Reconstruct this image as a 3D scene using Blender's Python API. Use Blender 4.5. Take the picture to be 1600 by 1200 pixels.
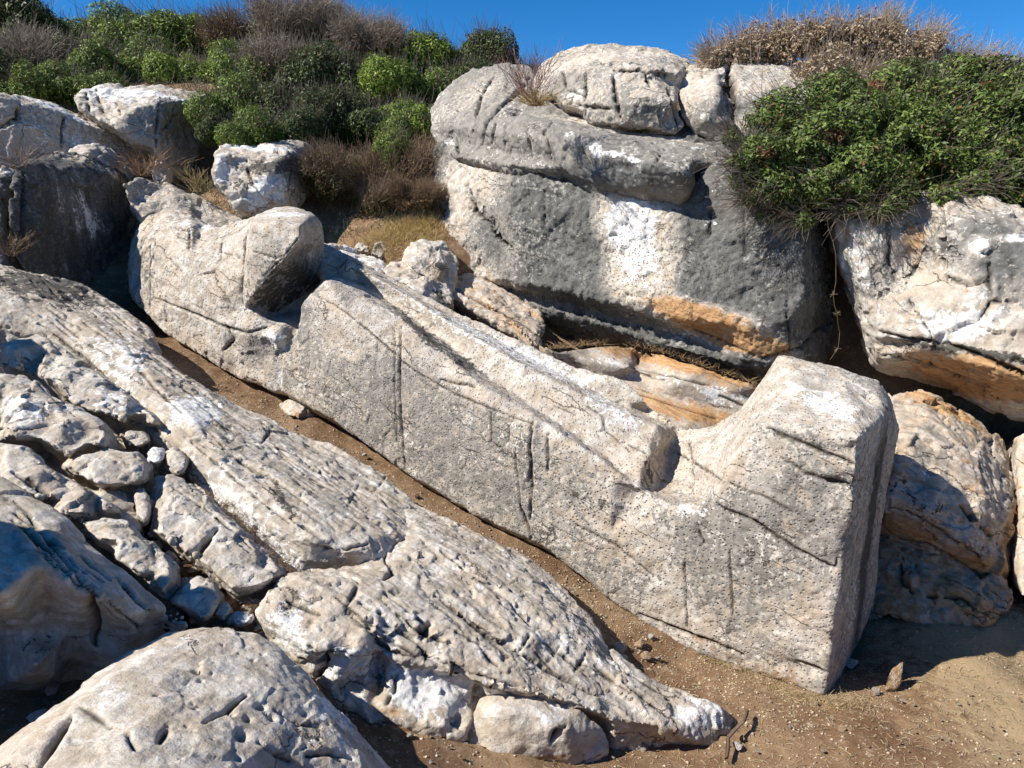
import bpy, math, random
import numpy as np
from mathutils import Vector
from mathutils.bvhtree import BVHTree
from mathutils.geometry import delaunay_2d_cdt

for o in list(bpy.data.objects): bpy.data.objects.remove(o)
SC = bpy.context.scene
COL = SC.collection
rng = np.random.default_rng(7)
random.seed(7)

# ---------------------------------------------------------------- camera, sky, sun, exposure
CAM = np.array([0.0, 0.0, 4.0]); PITCH = math.radians(13); F = 1143.0
cd = bpy.data.cameras.new('camera'); cam = bpy.data.objects.new('camera', cd); COL.objects.link(cam)
cam.location = CAM; cam.rotation_euler = (math.radians(90) - PITCH, 0, 0)
cd.sensor_width = 36; cd.lens = F / 1600 * 36; cd.clip_end = 5000; cd.clip_start = 0.05
SC.camera = cam

SUN_EL = math.radians(45); SUN_H = np.array([-0.945, -0.325]); SUN_H /= np.linalg.norm(SUN_H)
w = bpy.data.worlds.new('World'); SC.world = w; w.use_nodes = True
nt = w.node_tree; bg = nt.nodes['Background']
sky = nt.nodes.new('ShaderNodeTexSky'); sky.sky_type = 'NISHITA'; sky.sun_disc = False
sky.sun_elevation = SUN_EL; sky.sun_rotation = math.atan2(SUN_H[0], SUN_H[1])
sky.altitude = 1500; sky.air_density = 0.75; sky.dust_density = 0.0; sky.ozone_density = 4.0
hs = nt.nodes.new('ShaderNodeHueSaturation'); hs.inputs['Saturation'].default_value = 1.32; hs.inputs['Value'].default_value = 1.0
nt.links.new(sky.outputs[0], hs.inputs['Color']); nt.links.new(hs.outputs[0], bg.inputs[0])
bg.inputs[1].default_value = 0.1
sd = bpy.data.lights.new('sun', 'SUN'); sun = bpy.data.objects.new('sun', sd); COL.objects.link(sun)
sd.energy = 5.0; sd.angle = math.radians(0.5); sd.color = (1.0, 0.95, 0.87)
Ldir = Vector((SUN_H[0] * math.cos(SUN_EL), SUN_H[1] * math.cos(SUN_EL), math.sin(SUN_EL)))
sun.rotation_euler = Ldir.to_track_quat('Z', 'Y').to_euler(); sun.location = (-20, -8, 22)
SC.view_settings.view_transform = 'Standard'; SC.view_settings.look = 'None'
SC.view_settings.exposure = 0.66; SC.view_settings.gamma = 1.0
SC.render.engine = 'CYCLES'

# ---------------------------------------------------------------- geometry helpers
RX = np.array([1.0, 0, 0]); FW = np.array([0, math.cos(PITCH), -math.sin(PITCH)]); UP = np.array([0, math.sin(PITCH), math.cos(PITCH)])
A0 = np.array([2.69, 5.51]); NN = np.array([.535, .845]); AX = np.array([-.845, .535]); SL = 2.8 / 9.8
A3 = np.array([-.845, .535, SL]); A3 /= np.linalg.norm(A3)
N3 = np.array([.535, .845, 0]); W3 = np.cross(A3, N3); W3 = W3 if W3[2] > 0 else -W3

def ray(x, y): return (x - 800) / F * RX + FW - (y - 600) / F * UP
def D(L):       # photo measurement + distance from the view point (m)
    return [(x, y, CAM + d * ray(x, y)) for x, y, d in L]
def Z(L):       # ... + height above the ground by the statue's feet
    o = []
    for x, y, z in L:
        r = ray(x, y); o.append((x, y, CAM + (z - CAM[2]) / r[2] * r))
    return o
def S(L):       # ... + distance behind the statue's long near side
    o = []
    for x, y, off in L:
        r = ray(x, y); t = (NN @ A0 + off) / (NN @ r[:2]); o.append((x, y, CAM + t * r))
    return o
def B(L):       # ... + height above the sloping bed the statue lies on
    o = []
    for x, y, h in L:
        r = ray(x, y); k = SL * AX
        # z - SL*((p-A0).AX) = h
        t = (h - CAM[2] + SL * ((CAM[:2] - A0) @ AX)) / (r[2] - r[:2] @ k)
        o.append((x, y, CAM + t * r))
    return o

_g = rng.normal(size=(256, 3)); _g /= np.linalg.norm(_g, axis=1)[:, None]; _g = _g.astype(np.float32)
_p = rng.permutation(256); _p = np.concatenate([_p, _p, _p])
def perlin(P):
    P = np.asarray(P, np.float32); i = np.floor(P).astype(np.int32); f = P - i; i &= 255
    u = f * f * f * (f * (f * 6 - 15) + 10); r = 0
    for dx in (0, 1):
        for dy in (0, 1):
            for dz in (0, 1):
                h = _p[_p[_p[(i[:, 0] + dx) & 255] + ((i[:, 1] + dy) & 255)] + ((i[:, 2] + dz) & 255)]
                g = _g[h]
                d = g[:, 0] * (f[:, 0] - dx) + g[:, 1] * (f[:, 1] - dy) + g[:, 2] * (f[:, 2] - dz)
                r = r + d * (u[:, 0] if dx else 1 - u[:, 0]) * (u[:, 1] if dy else 1 - u[:, 1]) * (u[:, 2] if dz else 1 - u[:, 2])
    return r * 1.5
def fbm(P, octs=4, rough=.5, ridged=False):
    r = 0; a = 1; s = 0
    for k in range(octs):
        v = perlin(P * (2.03 ** k) + 17.3 * k)
        if ridged: v = .6 - 2 * np.abs(v)
        r = r + a * v; s += a; a *= rough
    return r / s
_j = rng.random((256, 3)).astype(np.float32)
def chips(P):
    """angular fracture facets: every cell is a tilted plane"""
    P = np.asarray(P, np.float32); i = np.floor(P).astype(np.int32); f = P - i; best = np.full(len(P), 9, np.float32); r = np.zeros(len(P), np.float32)
    for dx in (-1, 0, 1):
        for dy in (-1, 0, 1):
            for dz in (-1, 0, 1):
                h = _p[_p[_p[(i[:, 0] + dx) & 255] + ((i[:, 1] + dy) & 255)] + ((i[:, 2] + dz) & 255)]
                v = f - (_j[h] + np.array([dx, dy, dz], np.float32)); d = (v * v).sum(1); m = d < best
                best[m] = d[m]; r[m] = (v[m] * _g[h[m]]).sum(1)
    return np.clip(r, -.6, .6)
def smooth(x, a, b):
    t = np.clip((x - a) / (b - a), 0, 1); return t * t * (3 - 2 * t)
def grain(P, k=.18): return np.stack([P @ A3 * k, P @ N3, P @ W3], 1)

def mesh_from(V, Fs, name):
    me = bpy.data.meshes.new(name)
    Fs = np.asarray(Fs, np.int32)
    n, k = Fs.shape
    me.vertices.add(len(V)); me.vertices.foreach_set('co', np.asarray(V, np.float32).ravel())
    me.loops.add(n * k); me.loops.foreach_set('vertex_index', Fs.ravel())
    me.polygons.add(n); me.polygons.foreach_set('loop_start', np.arange(0, n * k, k, dtype=np.int32))
    me.update(calc_edges=True); return me
def verts(me):
    a = np.empty(len(me.vertices) * 3, np.float32); me.vertices.foreach_get('co', a); return a.reshape(-1, 3)
def normals(me):
    a = np.empty(len(me.vertices) * 3, np.float32); me.vertex_normals.foreach_get('vector', a); return a.reshape(-1, 3)
def setv(me, V): me.vertices.foreach_set('co', np.asarray(V, np.float32).ravel()); me.update()
def fattr(me, name, A):
    at = me.attributes.new(name, 'FLOAT_COLOR', 'POINT'); at.data.foreach_set('color', np.asarray(A, np.float32).ravel())
def shade(me): me.polygons.foreach_set('use_smooth', np.ones(len(me.polygons), bool)); me.update()

def tag(o, label=None, cat=None, group=None, kind=None):
    if label: o['label'] = label
    if cat: o['category'] = cat
    if group: o['group'] = group
    if kind: o['kind'] = kind
    return o
def link(me, name, mat, parent=None, origin=None):
    o = bpy.data.objects.new(name, me); COL.objects.link(o)
    if mat and not me.materials: me.materials.append(mat)
    if parent is not None:
        o.parent = parent
        V = verts(me) - np.array(parent.location); setv(me, V)
    elif origin is not None:
        V = verts(me) - np.array(origin); setv(me, V); o.location = origin
    return o
def empty(name, loc):
    o = bpy.data.objects.new(name, None); COL.objects.link(o); o.location = loc; o.empty_display_size = .3; return o

# ---------------------------------------------------------------- materials
def NM(name):
    m = bpy.data.materials.new(name); m.use_nodes = True; t = m.node_tree; t.nodes.clear()
    out = t.nodes.new('ShaderNodeOutputMaterial'); b = t.nodes.new('ShaderNodeBsdfPrincipled')
    t.links.new(b.outputs[0], out.inputs[0]); b.inputs['Roughness'].default_value = .9
    b.inputs['Specular IOR Level'].default_value = .2
    return m, t, b
class NT:
    def __init__(s, t): s.t = t
    def n(s, ty, **k):
        nd = s.t.nodes.new('ShaderNode' + ty)
        for a, v in k.items(): setattr(nd, a, v)
        return nd
    def put(s, sock, v):
        if isinstance(v, (int, float)): sock.default_value = v
        elif isinstance(v, tuple): sock.default_value = v if len(v) == len(sock.default_value) else v + (1,)
        else: s.t.links.new(v, sock)
    def m(s, op, a, b=0, c=None, clamp=False):
        nd = s.n('Math', operation=op, use_clamp=clamp); s.put(nd.inputs[0], a); s.put(nd.inputs[1], b)
        if c is not None: s.put(nd.inputs[2], c)
        return nd.outputs[0]
    def mix(s, f, a, b, mode='MIX'):
        nd = s.n('MixRGB', blend_type=mode); s.put(nd.inputs[0], f); s.put(nd.inputs[1], a); s.put(nd.inputs[2], b); return nd.outputs[0]
    def noise(s, v, sc, det=4, ro=.55, dist=0):
        nd = s.n('TexNoise'); s.put(nd.inputs['Vector'], v); nd.inputs['Scale'].default_value = sc
        nd.inputs['Detail'].default_value = det; nd.inputs['Roughness'].default_value = ro; nd.inputs['Distortion'].default_value = dist
        return nd.outputs[0]
    def vor(s, v, sc, feat='F1', rnd=1):
        nd = s.n('TexVoronoi', feature=feat); s.put(nd.inputs['Vector'], v); nd.inputs['Scale'].default_value = sc
        nd.inputs['Randomness'].default_value = rnd
        return nd.outputs['Distance']
    def st(s, x, a, b, o0=0, o1=1):
        nd = s.n('MapRange', interpolation_type='SMOOTHSTEP'); s.put(nd.inputs[0], x); nd.inputs[1].default_value = a; nd.inputs[2].default_value = b
        nd.inputs[3].default_value = o0; nd.inputs[4].default_value = o1; return nd.outputs[0]

def rock_material():
    m, t, b = NM('weathered_marble'); N = NT(t)
    P = N.n('TexCoord').outputs['Object']
    def dot(v):
        nd = N.n('VectorMath', operation='DOT_PRODUCT'); N.put(nd.inputs[0], P); nd.inputs[1].default_value = tuple(v); return nd.outputs['Value']
    cx = N.n('CombineXYZ'); N.put(cx.inputs[0], dot(A3 * .12)); N.put(cx.inputs[1], dot(N3)); N.put(cx.inputs[2], dot(W3)); G = cx.outputs[0]
    a1 = N.n('Attribute', attribute_name='s1'); a2 = N.n('Attribute', attribute_name='s2')
    x1 = N.n('SeparateColor'); N.put(x1.inputs[0], a1.outputs['Color']); x2 = N.n('SeparateColor'); N.put(x2.inputs[0], a2.outputs['Color'])
    L, Dk, O = x1.outputs[0], x1.outputs[1], x1.outputs[2]; Wt = a1.outputs['Alpha']
    K, T, Ch = x2.outputs[0], x2.outputs[1], x2.outputs[2]; Gr = a2.outputs['Alpha']
    n1 = N.noise(P, 1.3, 5, .6); n2 = N.noise(P, 6, 6, .68); n3 = N.noise(P, 38, 5, .65); n4 = N.noise(P, 15, 6, .68, .5)
    g1 = N.noise(G, 7, 6, .68)
    # vertical run streaks
    mp = N.n('Mapping'); N.put(mp.inputs[0], P); mp.inputs['Scale'].default_value = (1, 1, .16); v1 = N.noise(mp.outputs[0], 5, 7, .62)
    base = N.mix(N.st(n2, .36, .66), (.40, .335, .26), (.60, .565, .51))
    base = N.mix(N.m('MULTIPLY', N.st(n1, .42, .62), .35), base, (.50, .385, .27))
    base = N.mix(N.m('MULTIPLY', N.st(g1, .53, .40), Gr), base, (.25, .215, .175))
    g2 = N.noise(G, 26, 5, .7)
    base = N.mix(N.m('MULTIPLY', N.st(g2, .56, .68), N.m('MULTIPLY', Gr, .55)), base, (.17, .145, .12))
    base = N.mix(N.m('MULTIPLY', N.st(n3, .53, .68), .5), base, (.23, .20, .165))
    base = N.mix(N.m('MULTIPLY', N.st(n4, .56, .70), .3), base, (.27, .245, .215))
    e = N.m('ADD', N.m('MULTIPLY', N.m('SUBTRACT', n2, .5), 1.1), N.m('MULTIPLY', N.m('SUBTRACT', n4, .5), 1.7))
    ev = N.m('ADD', e, N.m('MULTIPLY', N.m('SUBTRACT', v1, .5), 1.3))
    def msk(at, ee, lo=.45, hi=.55): return N.st(N.m('ADD', at, ee), lo, hi)
    lc = N.mix(N.st(n3, .35, .65), (.175, .160, .138), (.285, .262, .228))
    lc = N.mix(N.st(v1, .42, .64), lc, (.33, .30, .262))
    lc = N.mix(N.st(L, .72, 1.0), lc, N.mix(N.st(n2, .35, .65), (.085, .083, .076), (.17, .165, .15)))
    c = N.mix(N.m('MULTIPLY', N.st(N.m('ADD', O, N.m('ADD', ev, N.m('MULTIPLY', N.m('SUBTRACT', g1, .5), 1.6))), .35, 1.0), .9), base, N.mix(N.st(g2, .35, .65), (.34, .155, .05), (.50, .31, .14)))
    lm = msk(L, e)
    fl = N.m('MULTIPLY', lm, N.st(N.m('ADD', n4, N.m('MULTIPLY', N.m('SUBTRACT', n1, .5), .55)), .60, .63))
    c = N.mix(lm, c, lc)
    c = N.mix(N.m('MULTIPLY', fl, N.st(L, .7, 1.0, .9, .45)), c, (.60, .555, .485))
    c = N.mix(msk(Wt, e), c, N.mix(N.st(n4, .35, .65), (.56, .53, .49), (.76, .745, .72)))
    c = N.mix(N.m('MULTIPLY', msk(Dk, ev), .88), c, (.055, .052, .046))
    pit = N.vor(P, 26); ps = N.st(pit, .10, .34)
    pitm = N.m('MULTIPLY', N.m('SUBTRACT', 1, ps), Ch)
    c = N.mix(N.m('MULTIPLY', pitm, .55), c, (.13, .11, .09))
    c = N.mix(N.st(N.m('ADD', T, N.m('MULTIPLY', e, .8)), .4, .75), c, (.34, .215, .12))
    c = N.mix(N.m('MULTIPLY', K, .9), c, (.035, .026, .018))
    # hairline fractures, broken up
    fv = N.n('VectorMath', operation='MULTIPLY_ADD'); N.put(fv.inputs[0], G); fv.inputs[1].default_value = (2.0, 1.3, 3.0)
    fn = N.n('TexNoise'); N.put(fn.inputs['Vector'], P); fn.inputs['Scale'].default_value = 2.6; fn.inputs['Detail'].default_value = 5; fn.inputs['Roughness'].default_value = .65
    fs = N.n('VectorMath', operation='SCALE'); N.put(fs.inputs[0], fn.outputs['Color']); fs.inputs['Scale'].default_value = .45; N.put(fv.inputs[2], fs.outputs[0])
    fe = N.vor(fv.outputs[0], 1, 'DISTANCE_TO_EDGE')
    fr = N.m('MULTIPLY', N.st(fe, .014, .003), N.st(n1, .50, .58))
    c = N.mix(N.m('MULTIPLY', fr, .75), c, (.06, .048, .036))
    N.put(b.inputs['Base Color'], c)
    h = N.m('SUBTRACT', N.m('MULTIPLY', n2, .012), N.m('MULTIPLY', fr, .012))
    h = N.m('ADD', h, N.m('MULTIPLY', n3, .009))
    h = N.m('ADD', h, N.m('MULTIPLY', N.m('MULTIPLY', N.m('ADD', g1, N.m('MULTIPLY', g2, .35)), .03), Gr))
    h = N.m('ADD', h, N.m('MULTIPLY', N.m('MULTIPLY', ps, .02), Ch))
    for sc_, am in ((4.5, .02), (13, .014)):
        wv = N.n('VectorMath', operation='MULTIPLY_ADD'); N.put(wv.inputs[0], P); wv.inputs[1].default_value = (sc_,) * 3
        nz = N.n('TexNoise'); N.put(nz.inputs['Vector'], P); nz.inputs['Scale'].default_value = sc_ * .8; nz.inputs['Detail'].default_value = 3
        N.put(wv.inputs[2], nz.outputs['Color'])
        vo = N.n('TexVoronoi'); N.put(vo.inputs['Vector'], wv.outputs[0]); vo.inputs['Scale'].default_value = 1
        df = N.n('VectorMath', operation='SUBTRACT'); N.put(df.inputs[0], wv.outputs[0]); N.put(df.inputs[1], vo.outputs['Position'])
        cv = N.n('VectorMath', operation='SUBTRACT'); N.put(cv.inputs[0], vo.outputs['Color']); cv.inputs[1].default_value = (.5, .5, .5)
        dp = N.n('VectorMath', operation='DOT_PRODUCT'); N.put(dp.inputs[0], df.outputs[0]); N.put(dp.inputs[1], cv.outputs[0])
        h = N.m('ADD', h, N.m('MULTIPLY', dp.outputs['Value'], am))
    hp = N.noise(P, 110, 3, .6); h = N.m('ADD', h, N.m('MULTIPLY', hp, .004))
    bp = N.n('Bump'); bp.inputs['Strength'].default_value = .9; bp.inputs['Distance'].default_value = 1.0
    N.put(bp.inputs['Height'], h); t.links.new(bp.outputs[0], b.inputs['Normal'])
    return m
ROCK = rock_material()

def dirt_material():
    m, t, b = NM('dry_earth'); N = NT(t); P = N.n('TexCoord').outputs['Object']
    n1 = N.noise(P, 1.1, 6, .6); n2 = N.noise(P, 9, 8, .7); n3 = N.noise(P, 60, 5, .7)
    c = N.mix(N.st(n1, .35, .65), (.155, .085, .044), (.27, .175, .10))
    c = N.mix(N.m('MULTIPLY', N.st(n2, .52, .68), .6), c, (.38, .29, .19))
    c = N.mix(N.m('MULTIPLY', N.st(n2, .46, .34), .6), c, (.12, .07, .038))
    c = N.mix(N.st(N.noise(P, 34, 4, .5), .67, .70), c, (.56, .50, .42))
    a = N.n('Attribute', attribute_name='s1'); x = N.n('SeparateColor'); N.put(x.inputs[0], a.outputs['Color'])
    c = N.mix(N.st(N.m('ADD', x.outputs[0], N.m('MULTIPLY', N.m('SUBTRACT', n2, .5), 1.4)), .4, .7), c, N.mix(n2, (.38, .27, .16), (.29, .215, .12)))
    N.put(b.inputs['Base Color'], c)
    h = N.m('ADD', N.m('MULTIPLY', n2, .03), N.m('MULTIPLY', n3, .012))
    bp = N.n('Bump'); bp.inputs['Distance'].default_value = 1; bp.inputs['Strength'].default_value = .9
    N.put(bp.inputs['Height'], h); t.links.new(bp.outputs[0], b.inputs['Normal']); return m
DIRT = dirt_material()

def leaf_material(name, trans=.25):
    m, t, b = NM(name); N = NT(t)
    a = N.n('Attribute', attribute_name='col'); N.put(b.inputs['Base Color'], a.outputs['Color'])
    b.inputs['Roughness'].default_value = .55; b.inputs['Specular IOR Level'].default_value = .35
    if trans:
        tr = N.n('BsdfTranslucent'); N.put(tr.inputs[0], a.outputs['Color']); ad = N.n('MixShader'); ad.inputs[0].default_value = trans
        t.links.new(b.outputs[0], ad.inputs[1]); t.links.new(tr.outputs[0], ad.inputs[2])
        t.links.new(ad.outputs[0], [n for n in t.nodes if n.type == 'OUTPUT_MATERIAL'][0].inputs[0])
    return m
LEAF = leaf_material('leaves'); TWIG = leaf_material('dry_twigs', 0)

# ---------------------------------------------------------------- rock builder
CH = dict(L=0, D=1, O=2, W=3, K=4, T=5, C=6, G=7)
def build_rock_mesh(outline, inner=[], lines=[], push=(0, .8, -.5), shrink=.9, voxel=.05, sm=3, sub=1,
                    noise=((1.2, .08), (4, .03)), gr=0.0, strata=0, extra=None):
    pts = list(outline); n = len(pts); cons = [(i, (i + 1) % n) for i in range(n)]
    pts += list(inner)
    for ln in lines:
        k = len(pts); pts += list(ln); cons += [(k + i, k + i + 1) for i in range(len(ln) - 1)]
    c2, _, tris, ov, _, _ = delaunay_2d_cdt([Vector((p[0], p[1])) for p in pts], cons, [list(range(n))], 1, 1e-4)
    P3 = np.zeros((len(c2), 3))
    for i, src in enumerate(ov):
        if src: P3[i] = pts[src[0]][2]
        else:   # crossing point: nearest two
            d = [((p[0] - c2[i].x) ** 2 + (p[1] - c2[i].y) ** 2, k) for k, p in enumerate(pts)]; d.sort()
            P3[i] = (pts[d[0][1]][2] + pts[d[1][1]][2]) / 2
    push = np.array(push, float); cen = P3.mean(0)
    Bk = cen + (P3 - cen) * shrink + push
    m = len(P3); V = np.concatenate([P3, Bk])
    Fs = []
    edge = {}
    for tr in tris:
        a, b, c = tr
        Fs.append((a, b, c)); Fs.append((c + m, b + m, a + m))
        for e in ((a, b), (b, c), (c, a)): edge[e] = 1
    for (a, b) in list(edge):
        if (b, a) not in edge: Fs += [(b, a, a + m), (b, a + m, b + m)]
    me = mesh_from(V, Fs, 'tmp')
    o = bpy.data.objects.new('tmp', me); COL.objects.link(o)
    r = o.modifiers.new('r', 'REMESH'); r.mode = 'VOXEL'; r.voxel_size = voxel; r.adaptivity = 0
    if sm: s = o.modifiers.new('s', 'SMOOTH'); s.factor = .5; s.iterations = sm
    if sub: s = o.modifiers.new('u', 'SUBSURF'); s.levels = sub; s.render_levels = sub
    dg = bpy.context.evaluated_depsgraph_get(); me2 = bpy.data.meshes.new_from_object(o.evaluated_get(dg))
    bpy.data.objects.remove(o); bpy.data.meshes.remove(me)
    V = verts(me2)
    for q in noise:
        sc, amp = q[0], q[1]; N = normals(me2); kind = q[2] if len(q) > 2 else ''
        X = grain(V, q[3] if len(q) > 3 else .2) if 'g' in kind else V
        f = chips(X * sc + fbm(V * sc * 1.5, 2)[:, None] * .25) if 'c' in kind else fbm(X * sc + 3.1, 3, .5, 'r' in kind)
        if 't' in kind:      # ledges: terraced
            h = (V @ W3) * 1.0 + f * .15; k = h * sc; fr = k - np.floor(k); f = smooth(fr, .0, .25) - fr
        V = V + N * (f * amp)[:, None]; setv(me2, V)
    return me2
def marks(me, stains, cracks, base, dents=()):
    V = verts(me); Nn = normals(me); n = len(V); A = np.zeros((n, 8), np.float32)
    for k, v in base.items(): A[:, CH[k]] = v
    A[:, 4] = 0
    bvh = BVHTree.FromPolygons([tuple(v) for v in V[::1]], [tuple(p.vertices) for p in me.polygons]) if (stains or cracks or dents) else None
    def hit(x, y):
        r = ray(x, y); loc, nr, i, d = bvh.ray_cast(Vector(CAM), Vector(r).normalized())
        return None if loc is None else np.array(loc)
    def ell(x, y, rx, ry, rot, zf=2.2):
        c = hit(x, y)
        if c is None: return None
        dd = (c - CAM) @ FW; R_ = 7 * max(rx, ry) * dd / F; J = np.where((np.abs(V - c) < R_).all(1))[0]; q = V[J] - c; ex = q @ RX; ey = -(q @ UP); ez = q @ FW
        a = math.radians(rot); u = ex * math.cos(a) + ey * math.sin(a); v = -ex * math.sin(a) + ey * math.cos(a)
        sx, sy = rx * dd / F, ry * dd / F
        return J, (u / sx) ** 2 + (v / sy) ** 2 + (ez / (zf * max(sx, sy))) ** 2
    for x, y, rx, ry, rot, ch, amt in stains:
        q = ell(x, y, rx, ry, rot)
        if q is None: continue
        A[q[0], CH[ch]] += amt * np.exp(-np.minimum(q[1], 30) ** 1.5 * .9)
    dis = np.zeros(n, np.float32)
    for x, y, rx, ry, rot, amt in dents:
        q = ell(x, y, rx, ry, rot, 1.0)
        if q is None: continue
        dis[q[0]] += amt * np.exp(-np.minimum(q[1], 30))
    wob = fbm(V * 7, 2) if cracks else None
    for wd, dp, pl in cracks:
        hs_ = []
        for i in range(len(pl) - 1):
            (x0, y0), (x1, y1) = pl[i], pl[i + 1]; k = max(1, int(math.hypot(x1 - x0, y1 - y0) / 12))
            for j in range(k + (i == len(pl) - 2)):
                s = j / k; h = hit(x0 + (x1 - x0) * s, y0 + (y1 - y0) * s)
                if h is not None: hs_.append(h)
        if len(hs_) < 2: continue
        H = np.array(hs_); lo = H.min(0) - .2; hi = H.max(0) + .2
        idx = np.where(((V > lo) & (V < hi)).all(1))[0]
        if not len(idx): continue
        q = V[idx] + (Nn[idx] * 0) + np.stack([wob[idx], -wob[idx], wob[idx]], 1) * .014
        best = np.full(len(idx), 9.0, np.float32); tt = np.zeros(len(idx), np.float32)
        for i in range(len(H) - 1):
            a, b = H[i], H[i + 1]; ab = b - a; l2 = ab @ ab
            if l2 < 1e-9 or l2 > .5: continue
            s = np.clip((q - a) @ ab / l2, 0, 1); d = np.linalg.norm(q - a - s[:, None] * ab, axis=1)
            mk = d < best; best[mk] = d[mk]; tt[mk] = (i + s[mk]) / (len(H) - 1)
        taper = .35 + .65 * np.sin(np.pi * np.clip(tt * .9 + .05, 0, 1))
        ww = (wd * 1.35 + .002) * taper * (1 + .6 * wob[idx])
        g = np.exp(-(best / np.maximum(ww, .011)) ** 2)
        dis[idx] -= dp * g; A[idx, 4] = np.maximum(A[idx, 4], smooth(g, .25, .95))
    setv(me, V + Nn * dis[:, None])
    fattr(me, 's1', A[:, :4]); fattr(me, 's2', A[:, 4:])
    shade(me)
def rock(name, outline, inner=[], lines=[], label=None, cat='rock', group=None, parent=None, stains=(), cracks=(), dents=(),
         base=dict(L=.1), **k):
    me = build_rock_mesh(outline, inner, lines, **k); marks(me, stains, cracks, base, dents)
    V = verts(me); me.name = name
    if parent is not None: return link(me, name, ROCK, parent)
    org = ((V[:, 0].min() + V[:, 0].max()) / 2, (V[:, 1].min() + V[:, 1].max()) / 2, V[:, 2].min())
    return tag(link(me, name, ROCK, None, org), label, cat, group)

# ---------------------------------------------------------------- ground
GP = [p[2] for p in
 B([(205,480,-.35),(270,540,-.38),(330,580,-.35),(470,670,-.33),(560,720,-.33),(640,765,-.36),(740,825,-.36),(850,870,-.33),(930,935,-.33),(1000,985,-.34),
    (300,700,-.4),(450,850,-.4),(700,950,-.4),(850,1000,-.35),(100,600,-.4),(0,450,-.4),(200,620,-.3),(150,760,-.15),(0,700,-.3),(300,860,-.05),(330,960,-.05),(250,930,-.2),(-200,500,-.2),(-200,800,-.1)])
 + Z([(1050,1045,0.02),(1180,1075,0),(1290,1090,0),(1150,1150,0),(1300,1150,-.02),(1500,1150,-.03),(1600,1050,0),(1600,1200,-.05),(1450,1060,0),(1520,1000,.08),(1400,1010,.03),
    (900,1195,.10),(1050,1190,-.08),(780,1190,.28),(650,1190,.42),(600,1150,.47),(100,1100,.75),(20,1080,.8),(150,1180,.8),(1700,1000,.05),(1900,1100,.0),(1380,960,.05),(1500,930,.12)])
 + D([(560,385,11.9),(590,375,12.0),(640,355,12.5),(680,400,11.8),(560,330,13),(100,262,14.2),(230,285,14.2),(300,290,14.8),(400,335,12.8),(500,270,14.2),(300,150,16.2),(600,190,16.5),(0,110,18.5),(150,95,19),(300,85,22),(450,95,22),(600,115,24),(750,130,24),
    (-300,150,16),(-300,60,22),(1250,150,13),(1450,170,12),(1600,160,12),(1800,170,12),(1500,330,10),(1650,350,9.6)])]
def UV(u, off, h): q = A0 + u * AX + off * NN; return np.array([q[0], q[1], SL * u + h])
GP += [UV(u, 1.2, -.35) for u in range(0, 11, 2)] + [UV(-.6, 1.0, .02), UV(-.6, 2.2, .05), UV(-1.6, 1.5, .05), UV(-3, 2.5, .1)]
GP += [UV(u, 2.6, .3) for u in range(2, 9, 2)] + [UV(u, 5, .9) for u in range(-1, 7, 2)] + [np.array(q, float) for q in
       ((0, 0, 2.3), (-2, 0, 2.3), (2, 0, 2.2), (0, -4, 2.4), (-6, -2, 2.4), (6, -2, 1.2), (-1.5, 2.6, 1.1), (-8, 3, 2.2), (5, 12.5, 5.2), (0, 14.5, 5.4), (3, 20, 7.0), (8, 18, 7.2), (12, 12, 5.2), (0, 27, 8.8), (-10, 27, 10.4), (10, 27, 7.6), (-25, 20, 9), (-30, 5, 3), (25, 8, 2), (30, 25, 7), (0, -25, 1), (-30, -25, 2), (30, -25, 0))]
GP = np.array(GP)
def axis(lo, hi, st, far):
    a = list(np.arange(lo, hi, st)); s = st; x = a[-1]
    while x < far: s *= 1.22; x += s; a.append(x)
    s = st; x = lo
    while x > -far: s *= 1.22; x -= s; a.insert(0, x)
    return np.array(a)
_d = np.hypot(GP[:, None, 0] - GP[None, :, 0], GP[:, None, 1] - GP[None, :, 1])
_n = len(GP); _M = np.zeros((_n + 3, _n + 3)); _M[:_n, :_n] = np.sqrt(_d ** 2 + .15) - np.eye(_n) * .12; _M[:_n, _n] = 1; _M[:_n, _n + 1:] = GP[:, :2]; _M[_n:, :_n] = _M[:_n, _n:].T
_w = np.linalg.solve(_M, np.concatenate([GP[:, 2], [0, 0, 0]]))
def gz(X, Y):
    X = np.asarray(X, float); Y = np.asarray(Y, float); z = _w[_n] + _w[_n + 1] * X + _w[_n + 2] * Y
    for k, p in enumerate(GP): z = z + _w[k] * np.sqrt((X - p[0]) ** 2 + (Y - p[1]) ** 2 + .15)
    r = np.hypot(X, Y - 12); return np.clip(z, -1, 11.5) * (1 - smooth(r, 30, 120)) - 0.5 * smooth(r, 30, 120)
gx = axis(-8.5, 6.5, .045, 1500); gy = axis(1.5, 14, .045, 1500)
GX, GY = np.meshgrid(gx, gy); GZ = gz(GX, GY)
V = np.stack([GX.ravel(), GY.ravel(), GZ.ravel()], 1)
near = 1 - smooth(np.hypot(V[:, 0], V[:, 1] - 6), 14, 40)
V[:, 2] += near * (fbm(V * 1.3, 3) * .06 + fbm(V * 6, 4, .6) * .035) + (1 - near) * 0
nx = len(gx); ii = np.arange(len(gy) - 1)[:, None] * nx + np.arange(nx - 1)[None]; ii = ii.ravel()
me = mesh_from(V, np.stack([ii, ii + 1, ii + nx + 1, ii + nx], 1), 'ground'); shade(me)
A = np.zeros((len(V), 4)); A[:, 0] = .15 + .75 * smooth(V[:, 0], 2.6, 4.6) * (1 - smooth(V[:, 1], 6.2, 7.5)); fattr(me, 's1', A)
tag(link(me, 'ground', DIRT), kind='structure')

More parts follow.
